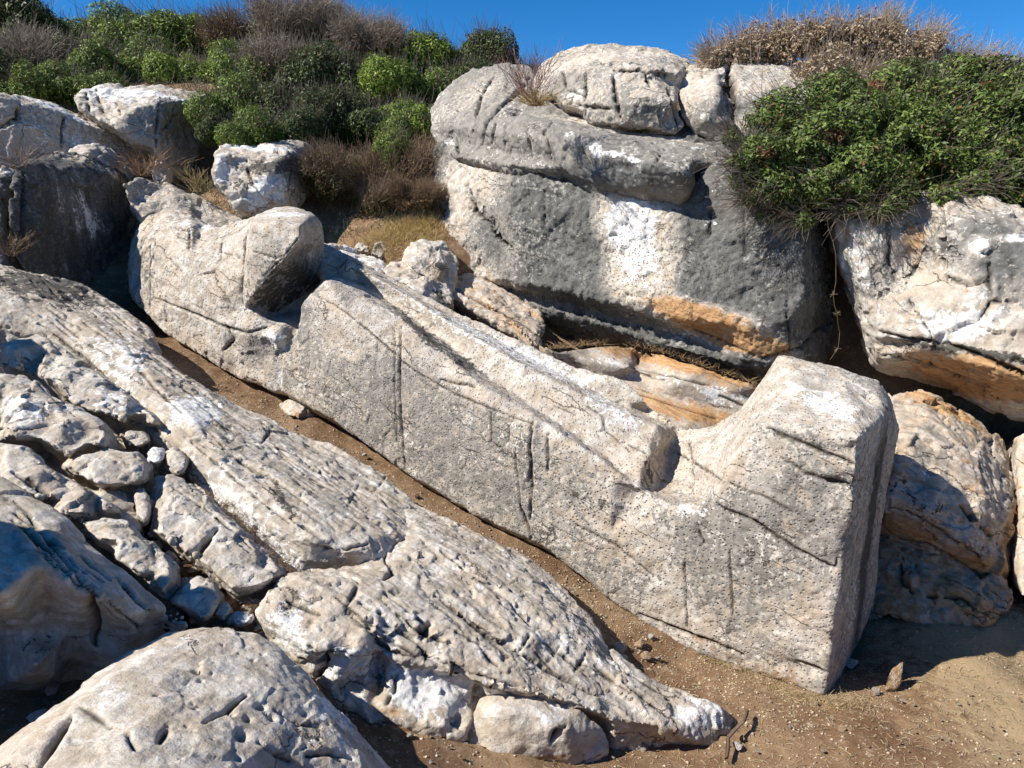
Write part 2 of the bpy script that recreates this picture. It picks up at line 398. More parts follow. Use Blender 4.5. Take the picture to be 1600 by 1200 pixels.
# ---------------------------------------------------------------- the unfinished statue
org = tuple(UV(4.5, .9, -.1))
statue = tag(empty('unfinished_statue', org), 'colossal unfinished marble statue of a bearded figure lying on its back, roughly hewn', 'statue')
ks = dict(voxel=.032, sm=1, sub=1)
body_out = S([(440,612,0),(520,655,0),(640,742,0),(740,803,0),(850,852,0),(900,892,0),(960,940,0),(1050,1002,0),(1150,1042,0),(1290,1088,0),
    (1312,1060,.5),(1340,1000,1.0),(1366,935,1.55),(1373,850,1.62),(1386,760,1.65),(1405,668,1.65),(1393,625,1.62),(1372,593,1.6),(1310,573,1.6),(1216,553,1.6),
    (1205,572,1.55),(1181,608,1.52),(1155,640,1.55),(1120,662,1.6),(1090,668,1.65),(1050,655,1.75),(1012,630,1.8),(975,592,1.8),(900,573,1.8),(800,527,1.7),(700,479,1.65),(600,428,1.6),(540,396,1.6),(500,376,1.6),
    (480,420,1.5),(503,437,.9),(469,487,.12),(463,520,.08),(440,560,.04)])
body_in = S([(560,560,0),(700,680,0),(600,620,0),(820,760,0),(950,840,0),(1050,880,0),(1100,950,0),(1200,800,0),(1250,900,0),(1200,1000,0),(1130,880,0)])
body_lines = [
  S([(470,470,.06),(540,490,.04),(600,530,.03),(700,600,.03),(800,652,.03),(900,702,.03),(960,748,.03),(1060,795,.05),(1108,782,.02)]),
  B([(512,440,1.53),(560,460,1.46),(630,499,1.4),(690,548,1.3),(742,595,1.22),(830,645,1.14),(900,690,1.1),(960,732,1.04),(1000,762,.98)]),
  B([(535,432,1.36),(570,447,1.27),(640,493,1.2),(700,535,1.13),(765,590,1.08),(850,648,1.03),(930,702,.96),(978,742,.93)]),
  B([(545,412,1.52),(640,462,1.46),(720,515,1.40),(800,560,1.36),(900,612,1.3),(960,640,1.27),(1026,664,1.24)]),
  B([(620,448,1.36),(700,490,1.26),(800,545,1.16),(900,598,1.08),(960,628,1.02),(1030,655,.98)]),
  S([(1110,782,.0),(1145,728,.08),(1182,668,.14),(1196,652,.25),(1222,612,.75),(1246,580,1.15)]),
  S([(1200,660,.1),(1270,672,.02),(1343,682,0),(1370,660,.6),(1388,635,1.2)]),
  S([(1343,682,0),(1330,800,0),(1306,950,0),(1290,1080,0)])]
# block end of the robe, and the hollow in front of it
body_lines += [B([(1032,666,1.2),(1036,690,1.12),(1003,735,1.02),(984,752,.96)]),
               B([(1044,700,.86),(1041,735,.78),(1018,760,.80),(996,766,.88)]),
               B([(1055,772,.86),(1092,775,.95)]),
               B([(1010,642,.95),(1030,652,.9),(1060,672,.95)]),
               S([(1090,695,1.25),(1075,730,.95),(1090,760,.6)]), S([(1150,662,1.0),(1140,700,.55),(1120,740,.3)]), S([(1215,580,1.3),(1190,625,.9)])]
st_b = dict(L=.56, C=.55, G=.25, W=-.35)
body_stains_shade = [(600,620,130,60,33,'L',.1),(760,720,110,50,33,'L',.1),(600,500,90,18,33,'L',-.5),(800,632,130,18,30,'L',-.5),(1110,705,70,50,0,'L',-.5),(1215,610,20,40,0,'L',-.3),(1250,980,60,60,0,'L',-.15),(1200,900,90,80,0,'L',-.12),(1060,960,60,40,30,'L',-.25),
   (950,800,90,60,20,'C',.6),(1020,860,110,50,20,'L',-.2),(1100,870,40,60,0,'L',.3),(1190,850,50,100,0,'L',.2),(1120,960,60,40,20,'O',-.1),
   (1060,800,60,25,20,'W',.55),(1095,790,30,20,0,'W',.5),(1070,850,25,60,-10,'W',.25),
   (540,520,60,45,20,'L',-.25),(500,530,30,70,0,'O',.25),(480,560,18,60,0,'O',.35),
   (620,480,40,14,32,'D',.3),(690,545,60,14,38,'D',.5),(650,510,50,10,38,'D',.5),(740,575,40,12,38,'D',.35),
   (760,530,150,28,28,'W',.5),(900,590,120,25,28,'W',.7),(960,650,60,25,25,'W',.8),(600,450,60,20,30,'W',.5),(700,500,120,22,28,'W',.4),(560,480,40,10,33,'W',.3),(850,640,80,20,30,'W',.45),(560,410,40,14,25,'W',.4),(920,690,60,15,30,'W',.5),
   (740,520,270,60,28,'L',-.9),(960,640,100,60,28,'L',-.8),(1000,760,60,25,0,'L',-.5),
   (1280,620,75,30,15,'W',.9),(1280,620,110,60,15,'L',-.6),(1310,655,50,25,0,'W',.4),(1325,740,22,80,5,'W',.5),(1310,850,20,60,5,'W',.35),(1280,710,60,14,15,'W',.4),
   (1200,900,60,60,0,'L',.12),(1240,980,60,60,0,'O',.12),(1240,1060,50,25,15,'T',.45),(1120,1015,90,18,20,'T',.45),(980,940,60,16,33,'T',.35),(800,820,120,14,30,'T',.2),(1130,870,50,120,0,'C',.2),
   (1355,850,22,200,3,'D',.75),(1355,850,20,190,3,'L',.6),(1352,940,10,90,3,'O',.5),(1375,700,18,60,0,'L',.4),(1060,700,60,50,0,'C',.35),(1160,650,30,60,30,'C',.4),(1010,740,22,30,20,'D',.45),(992,605,12,16,0,'D',.8),(1300,760,60,60,0,'O',.08),  # tall dark and grey marks on the sole paint its shade into the colour
   (1180,850,50,60,0,'O',.22),(1260,950,40,70,0,'O',.2),(1150,780,60,40,0,'O',.15)]
body_cracks = [(.012,.03,[(627,508),(625,560),(624,620),(630,700),(633,735)]),(.007,.015,[(617,512),(616,600),(620,690)]),
   (.011,.03,[(497,463),(545,490),(600,539),(640,575)]),(.010,.022,[(640,575),(712,617),(770,640),(832,662)]),(.014,.04,[(690,592),(742,604)]),
   (.014,.04,[(833,660),(829,700),(831,760),(828,810)]),(.014,.04,[(862,662),(853,690),(856,735)]),(.009,.02,[(767,645),(768,690)]),(.008,.02,[(796,665),(794,690)]),
   (.008,.02,[(805,700),(812,790),(822,815)]),(.016,.04,[(812,790),(830,842)]),(.008,.02,[(920,635),(942,650),(945,670),(985,705)]),
   (.012,.03,[(975,690),(1030,718)]),(.008,.02,[(865,633),(900,648)]),
   (.016,.045,[(1196,668),(1262,697),(1334,725)]),(.012,.03,[(1221,717),(1262,741),(1300,752)]),(.018,.05,[(1290,748),(1334,762)]),(.014,.04,[(1122,790),(1180,816),(1244,859),(1304,889)]),
   (.009,.03,[(1155,656),(1187,670)]),(.010,.03,[(1045,700),(1085,722),(1127,750)]),(.010,.03,[(1077,689),(1080,725),(1084,756)]),(.008,.02,[(1140,755),(1190,775),(1240,800)]),
   (.014,.05,[(1000,960),(1060,985),(1110,1003),(1162,1024)]),(.009,.02,[(1090,820),(1100,850)]),(.008,.02,[(1140,860),(1145,960)]),(.008,.02,[(1070,880),(1072,980)]),
   (.008,.02,[(900,820),(960,850),(1020,900)]),(.013,.03,[(1245,1035),(1292,1050)])]
body_dents = [(1362,622,7,14,10,-.09),(1250,1045,30,10,10,-.05),(1320,760,18,14,0,-.03),(1335,700,10,14,0,-.04),(1310,880,14,18,0,-.05),(1322,840,8,20,0,-.03),
   (1328,920,6,14,0,.03),(830,690,16,40,0,.03),(845,680,10,18,0,-.04),(505,500,10,20,0,.02),(1335,640,12,10,0,.03)]
rock('body', body_out, body_in, body_lines, parent=statue, push=(.45, .72, -.75), shrink=.97, base=st_b, stains=body_stains_shade, cracks=body_cracks, dents=body_dents,
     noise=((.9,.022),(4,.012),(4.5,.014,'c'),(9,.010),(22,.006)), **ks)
head_out = S([(203,462,.1),(198,425,.35),(201,385,.6),(212,358,.8),(232,336,1.0),(262,326,1.1),(292,330,1.2),(318,348,1.1),(345,354,1.0),(372,345,1.0),(400,338,.9),(440,345,.8),
    (470,380,1.2),(482,480,1.0),(488,520,.3),(484,570,.09),(458,622,.05),(440,614,.03),(425,610,0),(350,580,0),(300,546,0),(258,520,.0),(240,500,.02),(222,485,.03)])
head_in = S([(233,380,.25),(234,440,.12),(236,495,.0),(262,350,.55),(300,352,.7),(300,400,.12),(300,470,-.02),(345,372,.5),(380,368,.4),(380,430,.0),(350,500,-.04),(400,520,-.06),(420,450,.5),(430,490,.55),(320,530,0),(270,480,.0),(265,410,.12)])
jaw = [S([(380,480,.02),(400,492,.0),(435,512,.05),(455,530,.1)]), S([(430,530,-.08),(425,560,.0)]), S([(335,495,-.05),(350,540,-.05),(370,570,0)])]
rock('head', head_out, head_in, jaw, parent=statue, push=(.4, .7, -.45), shrink=.95, base=dict(L=.2, C=.7, G=.25, W=.12), noise=((1.5,.035),(4,.022),(9,.015),(3.5,.022,'c'),(22,.007)),
   stains=[(320,560,110,26,33,'L',.5),(230,450,22,50,0,'L',.35),(400,540,60,40,20,'L',.35),(290,350,70,22,10,'W',.35),(350,420,90,40,20,'L',-.2),(235,375,6,18,0,'D',.6),(236,405,6,9,0,'D',.6),(300,530,60,20,35,'D',.15),(360,560,60,20,33,'D',.15),
           (425,530,30,14,20,'W',.5),(350,362,40,12,10,'D',.25),(460,560,14,50,0,'O',.3),(430,600,30,20,0,'W',.3)],
   cracks=[(.012,.035,[(297,362),(295,392)]),(.010,.03,[(348,368),(344,405),(335,425),(310,430)]),(.013,.04,[(240,465),(290,485),(350,510),(385,520),(430,508)]),(.010,.02,[(232,375),(234,430),(234,490)]),(.01,.03,[(370,400),(420,430)]),
           (.01,.03,[(398,385),(375,400),(350,395)]),(.02,.05,[(352,508),(362,530),(348,548)])],
   dents=[(235,375,6,16,0,-.05),(236,404,6,9,0,-.05),(345,366,30,12,10,-.08),(420,545,18,18,0,-.07),(430,520,16,14,0,.05),(360,540,20,14,0,-.05),(300,360,14,8,0,.03),(390,365,14,10,0,-.05)], **ks)
beard_out = S([(394,345,.25),(400,335,.7),(430,322,1.1),(460,322,1.2),(490,333,1.15),(504,350,1.3),(507,385,1.35),(508,430,1.35),(500,452,1.35),(484,478,1.25),(474,500,1.1),(455,512,.95),(430,508,.7),(400,492,.3),(383,479,-.02),(380,440,-.02),(388,400,.0)])
beard_lines = [S([(396,350,.12),(430,348,.08),(470,352,.12)]), S([(470,352,.12),(468,374,.1),(445,405,.04),(420,432,.0),(396,462,-.06),(384,476,-.07)]), S([(470,352,.12),(487,350,.7),(503,351,1.25)])]
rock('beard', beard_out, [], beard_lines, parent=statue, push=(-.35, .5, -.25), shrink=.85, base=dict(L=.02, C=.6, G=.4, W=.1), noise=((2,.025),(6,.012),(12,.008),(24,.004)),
   stains=[(440,455,52,46,-45,'D',.62),(485,420,22,50,0,'D',.3),(445,440,46,50,-30,'L',.7),(440,440,40,40,0,'O',.15),(430,385,40,30,0,'O',.12),(450,335,40,12,0,'W',.6),(485,400,20,60,0,'L',.5),(490,350,16,12,0,'L',.3)],  # dark marks on the footward face: part real discolouration, part painted-in shade
   cracks=[(.008,.02,[(466,372),(440,405),(412,430)]),(.008,.02,[(395,392),(430,404),(455,395)])], **ks)

# ---------------------------------------------------------------- the great rock wall behind the statue
def mid_origin(P): P = np.array([q[2] for q in P]); return (P[:, 0].mean(), P[:, 1].mean(), P[:, 2].min())
wall_out = S([(700,455,4.3),(722,420,4.0),(695,385,4.0),(668,345,4.35),(662,300,4.6),(668,250,4.8),(690,205,5.0),(760,170,5.2),(900,160,5.3),(1130,185,5.3),(1230,200,5.2),(1285,260,5.0),(1288,330,5.2),(1298,400,5.4),(1302,470,5.4),(1300,540,5.3),(1285,600,5.0),
   (1250,610,4.7),(1210,604,4.6),(1100,590,4.7),(1000,572,4.8),(900,550,4.8),(800,500,4.7)])
wall_in = S([(870,330,3.62),(960,300,3.62),(1050,330,3.6),(1160,300,3.7),(1230,330,3.75),(1000,400,3.5),(900,400,3.55),(1120,430,3.45),(740,300,4.1),(760,380,3.8),(720,350,4.0)])
wall_lines = [S([(690,222,4.6),(740,262,4.3),(860,276,3.85),(960,290,3.8),(1070,308,3.85),(1130,240,4.1),(1250,250,4.1)]),
   S([(788,262,3.9),(800,300,3.66),(812,360,3.55),(826,440,3.45)]),
   S([(722,432,3.75),(826,444,3.42),(930,466,3.32),(1050,496,3.25),(1160,512,3.3),(1235,500,3.4),(1258,465,3.6)]),
   S([(740,448,4.0),(830,462,3.8),(930,488,3.72),(1040,515,3.66),(1110,522,3.7)]),
   S([(760,462,4.05),(850,485,3.72),(950,512,3.6),(1050,545,3.5),(1160,575,3.55),(1200,570,3.55),(1240,535,3.6)]),
   S([(1240,300,3.9),(1256,380,3.72),(1258,460,3.65),(1245,530,3.8)])]
wall = tag(empty('massive_boulder', mid_origin(wall_out)), 'huge dark grey overhanging rock wall behind the statue with a white scar', 'rock')
rock('rock_face', wall_out, wall_in, wall_lines, parent=wall, push=(.5, 2.2, .3), shrink=.9, voxel=.055, sm=2, base=dict(L=1.05, D=.14, C=.35, G=0, W=-.35),
   noise=((.8,.06),(2.5,.03),(1.6,.04,'c'),(5,.025,'c'),(9,.022),(13,.022,'c'),(20,.008)),
   stains=[(725,300,70,80,0,'L',-.9),(720,300,70,90,0,'W',.45),(700,290,45,60,0,'O',.16),(770,400,50,50,0,'L',-.55),(780,410,50,40,0,'W',.25),(740,400,70,60,0,'C',.6),(760,370,20,60,-25,'L',.5),
      (985,335,58,50,0,'L',-1.5),(1000,420,52,50,-10,'L',-1.3),(985,345,48,44,0,'W',1.35),(1000,420,42,48,-10,'W',.95),(960,310,18,35,0,'O',.4),(925,330,10,60,0,'O',.5),(1005,310,35,16,0,'O',.4),(1030,300,20,20,0,'O',.4),
      (920,400,110,70,0,'C',.55),(1030,430,80,60,0,'C',.6),(1150,420,80,50,0,'C',.5),(1180,330,60,50,0,'L',.3),(880,370,80,70,0,'L',.35),(1130,430,60,50,0,'L',.3),
      (1130,510,90,24,25,'O',1.1),(1060,485,60,16,22,'O',.9),(1130,510,90,24,25,'L',-1.3),(1060,485,60,16,22,'L',-.9),(780,480,70,22,20,'L',-.8),(1200,545,60,14,10,'L',-.6),(1180,560,70,16,25,'O',.4),(1050,545,150,14,18,'O',.4),(780,480,70,22,20,'O',.8),(880,515,120,14,17,'O',.6),(1000,520,60,8,20,'O',.5),(900,300,200,10,12,'D',.2),(1200,545,60,14,10,'O',.6),(1290,540,30,60,0,'O',.4),(760,470,80,30,20,'L',-.5),(900,470,80,10,15,'D',.3),
      (1000,540,200,20,17,'D',.35),(1270,500,20,120,0,'O',.3),(1310,480,30,120,0,'D',.6),(1270,420,40,80,0,'L',.2),(1110,350,16,10,0,'W',.8),(1115,300,14,8,0,'W',.7),(1190,380,40,8,20,'W',.6),(1040,440,14,60,0,'O',.2),(690,350,30,30,0,'C',.5),(1230,530,30,20,0,'O',.3),(1240,440,40,40,0,'D',.3)],
   cracks=[(.03,.1,[(716,250),(760,262),(800,270),(850,266),(880,278),(915,280)]),(.02,.06,[(1110,330),(1108,370)]),(.016,.05,[(1230,470),(1236,560)]),(.02,.06,[(1190,560),(1250,545),(1290,500)]),(.014,.04,[(730,300),(750,340),(790,390)]),(.03,.08,[(735,300),(742,330),(770,365),(800,390)]),(.014,.04,[(1050,500),(1120,530),(1200,565)]),(.014,.04,[(870,480),(960,505),(1040,530)]),(.012,.04,[(850,300),(852,360)]),(.012,.03,[(1160,300),(1165,400)])],
   dents=[(690,310,10,25,-10,-.15),(760,340,10,50,-35,-.08),(1000,470,40,6,10,.04)])
shelf_out = S([(675,205,4.9),(672,172,5.2),(684,150,5.4),(705,128,5.6),(738,106,5.8),(790,98,6.0),(828,100,6.1),(850,140,5.6),(900,165,5.4),(960,185,5.2),(1060,210,5.2),(1140,232,5.2),(1136,262,4.3),(1085,250,3.9),(1082,302,3.75),(1068,306,3.5),(1040,300,3.45),(980,292,3.4),(930,284,3.4),(880,262,3.6),(830,262,3.7),(780,255,3.9),(715,245,4.3),(690,232,4.7)])
shelf_lines = [S([(700,195,4.65),(760,205,4.2),(850,215,3.65),(950,238,3.3),(1040,262,3.2),(1070,270,3.2)]), S([(735,160,4.9),(800,178,4.5),(880,195,4.1),(960,212,3.9),(1080,248,3.85)]),
   S([(700,215,4.75),(770,236,4.25),(850,250,3.8)]), S([(810,165,5.0),(850,178,4.75),(960,200,4.6),(1120,238,4.4)])]
rock('rock_shelf', shelf_out, S([(745,130,5.35),(790,120,5.5),(785,150,5.1)]), shelf_lines, parent=wall, push=(.3, 1.4, -.9), shrink=.95, voxel=.045, sm=2, base=dict(L=.8, D=.05, G=0, W=-.12),
   noise=((.9,.05),(3,.03),(2.4,.04,'cg',.5),(6,.018,'c'),(9,.018),(18,.009)),
   stains=[(740,150,70,40,-10,'L',-.25),(800,110,40,20,0,'W',.3),(990,205,140,12,18,'L',-.7),(960,190,120,14,18,'O',.18),(1080,230,60,10,10,'W',.5),(930,232,12,18,0,'W',.9),(960,240,20,8,20,'W',.8),(990,250,16,8,20,'W',.8),(690,230,20,18,0,'W',.6),(840,205,25,8,10,'W',.4),(890,210,14,10,0,'W',.7),(720,225,25,10,20,'W',.4),(1070,262,14,14,0,'W',.5),(960,270,100,16,15,'L',.35),(750,220,60,14,15,'D',.25),(800,230,12,30,0,'D',.2),(1100,250,40,10,10,'O',.3)],
   cracks=[(.02,.07,[(712,215),(716,240),(722,262)]),(.03,.1,[(828,120),(815,140),(790,160),(760,190),(752,225)]),(.025,.07,[(772,120),(752,150),(742,185),(740,205)]),(.014,.05,[(775,190),(768,225)]),(.014,.05,[(790,195),(788,235)]),(.014,.05,[(760,200),(765,240)]),(.016,.05,[(865,190),(850,205),(862,250)]),(.014,.05,[(820,195),(832,245)]),(.012,.04,[(905,215),(915,250)]),(.014,.04,[(1040,232),(1020,262)]),(.02,.06,[(1060,246),(1075,262)]),(.012,.04,[(850,220),(870,255)])],
   dents=[(810,175,14,16,0,-.12),(780,140,25,18,-20,.05)])
cap1_out = S([(836,155,5.3),(832,125,5.6),(842,104,5.8),(870,82,6.1),(905,71,6.3),(960,68,6.4),(1020,72,6.4),(1058,82,6.2),(1078,98,6.0),(1080,118,5.7),(1064,140,5.2),(1058,168,4.9),(1068,195,4.8),(1058,208,4.7),(1030,205,4.5),(1000,199,4.4),(965,196,4.3),(925,192,4.4),(905,175,4.5),(880,165,4.6),(862,150,4.8)])
cap1_lines = [S([(845,125,5.3),(870,118,4.95),(920,108,4.8),(960,102,4.8),(1010,108,4.7),(1060,112,5.0)]), S([(868,150,4.7),(910,158,4.45),(950,160,4.3),(1000,165,4.3),(1050,160,4.5)]), S([(880,100,5.4),(950,85,5.4),(1040,90,5.5)])]
cap1 = rock('cap_boulder', cap1_out, [], cap1_lines, push=(.2, 1.3, -.2), shrink=.85, voxel=.04, sm=2, base=dict(L=.5, G=0, W=-.1), label='long domed pale grey boulder perched highest on the rock wall, split by upright cracks', cat='boulder',
   noise=((1.2,.05),(4,.02),(2.6,.035,'c'),(7,.016,'c'),(9,.018),(18,.009)),
   stains=[(960,85,100,14,0,'L',-.5),(960,85,100,14,0,'W',.2),(960,118,40,8,0,'W',.5),(1000,170,50,16,10,'L',.4),(900,150,14,12,0,'W',.9),(880,130,40,20,0,'L',.25),(1040,180,25,25,0,'O',.35),(1050,195,20,10,0,'W',.4),(1000,185,60,10,5,'O',.3),(950,150,20,12,0,'W',.4),(960,180,30,8,0,'D',.4)],
   cracks=[(.02,.07,[(852,112),(853,145)]),(.02,.06,[(880,112),(884,135)]),(.02,.07,[(915,112),(913,150),(915,180)]),(.03,.09,[(958,115),(962,150),(968,185)]),(.02,.06,[(1008,108),(1015,135)]),(.02,.06,[(920,88),(945,98),(970,96)]),(.016,.05,[(964,72),(965,92)]),(.025,.08,[(960,110),(1000,108),(1040,118)]),(.015,.05,[(918,92),(920,112)]),(.02,.06,[(885,142),(915,148)]),(.025,.07,[(1040,120),(1052,160),(1060,200)]),(.02,.06,[(905,165),(960,172)])],
   dents=[(1000,122,40,8,0,-.05),(975,140,16,14,0,.05),(930,135,20,14,0,-.04),(895,150,12,14,0,.05),(1035,170,20,20,0,-.06)])
cap2_out = S([(1056,140,5.2),(1060,115,5.4),(1075,102,5.7),(1100,92,6.0),(1135,86,6.3),(1180,89,6.4),(1225,103,6.3),(1262,122,6.1),(1275,150,5.7),(1262,190,5.2),(1210,215,5.0),(1150,218,4.9),(1110,212,4.8),(1085,205,4.8),(1066,180,4.9)])
rock('cap_boulder', cap2_out, S([(1090,120,5.3),(1075,150,4.85),(1120,160,4.75),(1115,125,5.1),(1180,150,5.1),(1200,180,4.9),(1100,190,4.6)]), [S([(1140,92,5.95),(1142,125,5.35),(1136,160,5.05),(1145,200,4.95)]), S([(1150,120,5.3),(1200,135,5.3),(1250,150,5.5)])], push=(.4, 1.2, -.3), shrink=.85, voxel=.04, sm=2, base=dict(L=.42, G=0, W=0),
   label='rounded two-lobed grey boulder on the rock wall, touching the green bush', cat='boulder', noise=((1.2,.05),(4,.02),(2.2,.03,'c'),(7,.014,'c'),(9,.014),(18,.008)),
   stains=[(1180,105,60,14,10,'W',.35),(1200,130,40,20,0,'O',.12),(1190,165,60,22,0,'L',.5),(1100,180,30,22,0,'L',.35),(1110,205,40,10,10,'O',.5),(1090,130,30,20,0,'L',-.2),(1140,150,10,40,0,'L',.4),(1150,200,20,14,0,'D',.4)],
   cracks=[(.03,.12,[(1140,95),(1138,110),(1146,150),(1146,190)]),(.015,.05,[(1096,100),(1098,122)]),(.015,.05,[(1160,105),(1185,118)]),(.02,.06,[(1060,150),(1072,200)])], dents=[(1136,135,8,30,0,-.12),(1120,140,10,12,0,.05)])

# right-hand cliff rocks
rr_out = S([(1300,330,4.2),(1340,315,4.3),(1420,300,4.4),(1500,296,4.4),(1560,312,4.3),(1620,330,4.2),(1980,380,4.2),(2000,660,4.0),(1640,668,4.3),(1560,650,4.5),(1500,618,4.5),(1400,592,4.6),(1368,580,4.4),(1358,540,4.1),(1336,470,4.2),(1312,400,4.2)])
rr_lines = [S([(1325,350,3.9),(1345,420,3.8),(1368,500,3.75),(1376,560,3.9)]), S([(1475,330,3.9),(1470,400,3.65),(1480,470,3.5),(1560,520,3.4),(1680,560,3.3)]), S([(1380,560,3.85),(1450,545,3.65),(1540,580,3.5),(1620,610,3.5),(1740,620,3.5)]),
  S([(1375,520,3.7),(1430,530,3.55),(1500,545,3.42),(1600,578,3.35),(1740,590,3.3)]), S([(1400,350,4.1),(1395,420,3.95),(1440,400,3.95),(1460,360,4.05)])]
rock('cliff_rock', rr_out, S([(1420,460,3.65),(1520,440,3.5),(1600,420,3.6),(1560,360,3.8),(1660,420,3.6)]), rr_lines, push=(.4, 1.4, .1), shrink=.92, voxel=.05, sm=2, base=dict(L=.1, G=.2, O=.12, W=0),
   label='cream and grey cliff rock directly under the green bush with orange lower edge', cat='rock', noise=((1,.05),(3,.03),(1.8,.07,'c'),(5,.03,'c'),(9,.022),(18,.010)),
   stains=[(1545,370,75,60,0,'L',.85),(1580,440,40,60,0,'L',.6),(1535,385,12,16,0,'W',.9),(1585,372,25,7,0,'W',.9),(1535,385,12,16,0,'L',-.9),(1585,372,25,7,0,'L',-.9),(1375,440,35,60,0,'L',.5),(1380,430,25,50,0,'D',.3),(1430,370,30,50,0,'O',.55),(1440,400,20,40,20,'D',.3),
      (1490,510,50,30,15,'W',.7),(1540,480,30,40,0,'W',.35),(1480,560,70,14,18,'O',.5),(1560,600,70,20,20,'O',1.2),(1520,590,60,16,20,'O',.8),(1400,590,40,14,18,'O',1.1),(1470,540,60,10,15,'D',.35),(1345,400,14,60,-10,'W',.5),(1520,550,60,8,18,'D',.4),(1600,560,60,8,18,'D',.4),(1400,545,30,14,0,'D',.3)],
   cracks=[(.03,.09,[(1376,520),(1420,532),(1480,540),(1540,560),(1600,585)]),(.03,.1,[(1470,310),(1471,370),(1468,420)]),(.02,.07,[(1385,330),(1390,400),(1395,440)]),(.02,.07,[(1380,556),(1440,565),(1500,590),(1560,625)]),(.015,.05,[(1545,390),(1548,480)]),(.02,.06,[(1475,430),(1510,445),(1540,440)]),(.015,.05,[(1420,470),(1450,520),(1462,548)]),(.015,.05,[(1530,500),(1550,470),(1590,470)])],
   dents=[(1420,410,30,35,20,-.14),(1400,380,16,40,0,.06),(1440,450,20,14,0,.05),(1490,400,10,40,0,-.06),(1400,540,25,8,10,-.08),(1370,450,20,30,0,-.05)])
rb_out = D([(1300,700,8.9),(1340,640,9.0),(1398,616,8.9),(1440,612,9.0),(1475,628,9.0),(1530,655,9.0),(1568,690,8.9),(1586,735,8.7),(1592,790,8.5),(1590,850,8.3),(1582,900,8.1),(1562,915,7.9),(1500,895,7.9),(1440,868,7.95),(1380,860,8.1),(1300,860,8.4)])
rock('orange_boulder', rb_out, D([(1420,690,7.9),(1480,720,7.8),(1530,760,7.75),(1560,800,7.8),(1450,800,7.6),(1520,850,7.55),(1390,780,7.8),(1350,760,8.2),(1540,880,7.6)]), [D([(1396,640,8.5),(1450,655,8.2),(1510,690,8.1),(1560,740,8.1),(1578,800,8.0)])], push=(.3, 1.0, -.3), shrink=.85, voxel=.04, sm=3, base=dict(L=-.4, G=.8, W=.0, O=.42),
   label='big smooth boulder with an orange rim, half in the shadow of the statue\'s feet', cat='boulder', noise=((1,.05),(3,.04,'g',.15),(7,.03,'gr',.15),(2.5,.07,'c'),(7,.02,'c'),(16,.010)),
   stains=[(1575,850,22,60,10,'O',1.1),(1585,700,14,90,0,'O',.7),(1480,640,70,16,25,'O',.6),(1430,880,90,20,20,'O',.9),(1540,890,50,20,20,'O',1.0),(1430,780,60,30,30,'D',.35),(1460,740,60,40,40,'W',.3),(1400,830,60,20,20,'O',.5)],
   cracks=[(.014,.04,[(1375,790),(1420,800),(1470,830),(1530,870)]),(.012,.03,[(1385,840),(1450,850),(1520,890)]),(.02,.06,[(1500,790),(1560,850)])])
rl_out = D([(1300,850,8.3),(1380,838,8.1),(1440,850,7.95),(1520,885,7.85),(1565,905,7.8),(1580,945,7.5),(1560,975,7.3),(1500,985,7.2),(1440,975,7.25),(1390,960,7.4),(1330,1000,7.5),(1290,950,7.9)])
rock('bank_rock', rl_out, D([(1400,880,7.75),(1450,900,7.55),(1510,930,7.4),(1540,940,7.4)]), [], push=(.3, .9, -.4), shrink=.9, voxel=.04, sm=2, base=dict(L=-.1, O=.75, T=.35, G=.6), noise=((2,.05),(3,.08,'c'),(7,.03,'c'),(12,.015)),
   label='low reddish rock bank in the shadow behind the statue\'s feet', cat='rock', stains=[(1430,900,30,60,0,'D',.2),(1500,940,60,16,20,'O',.4)], cracks=[(.025,.08,[(1410,855),(1415,880),(1405,900),(1425,925)]),(.02,.06,[(1430,880),(1438,925)]),(.016,.05,[(1438,930),(1500,935),(1540,960)]),(.015,.05,[(1470,900),(1530,930)])],
   dents=[(1425,900,10,20,0,.05),(1500,920,30,12,20,.04)])
re_out = D([(1590,680,8.6),(1640,660,8.6),(1960,720,8.2),(1960,960,7.5),(1640,965,7.4),(1597,930,7.5),(1588,860,7.9),(1592,780,8.2)])
rock('bank_rock', re_out, D([(1640,800,7.8)]), [], push=(.4, .9, -.3), voxel=.05, sm=3, base=dict(O=.35, W=.1, G=.3), label='pale tan rock cut by the right edge of the photo, beside the orange-rimmed boulder', cat='rock', noise=((2,.05),(5,.03),(12,.015)))

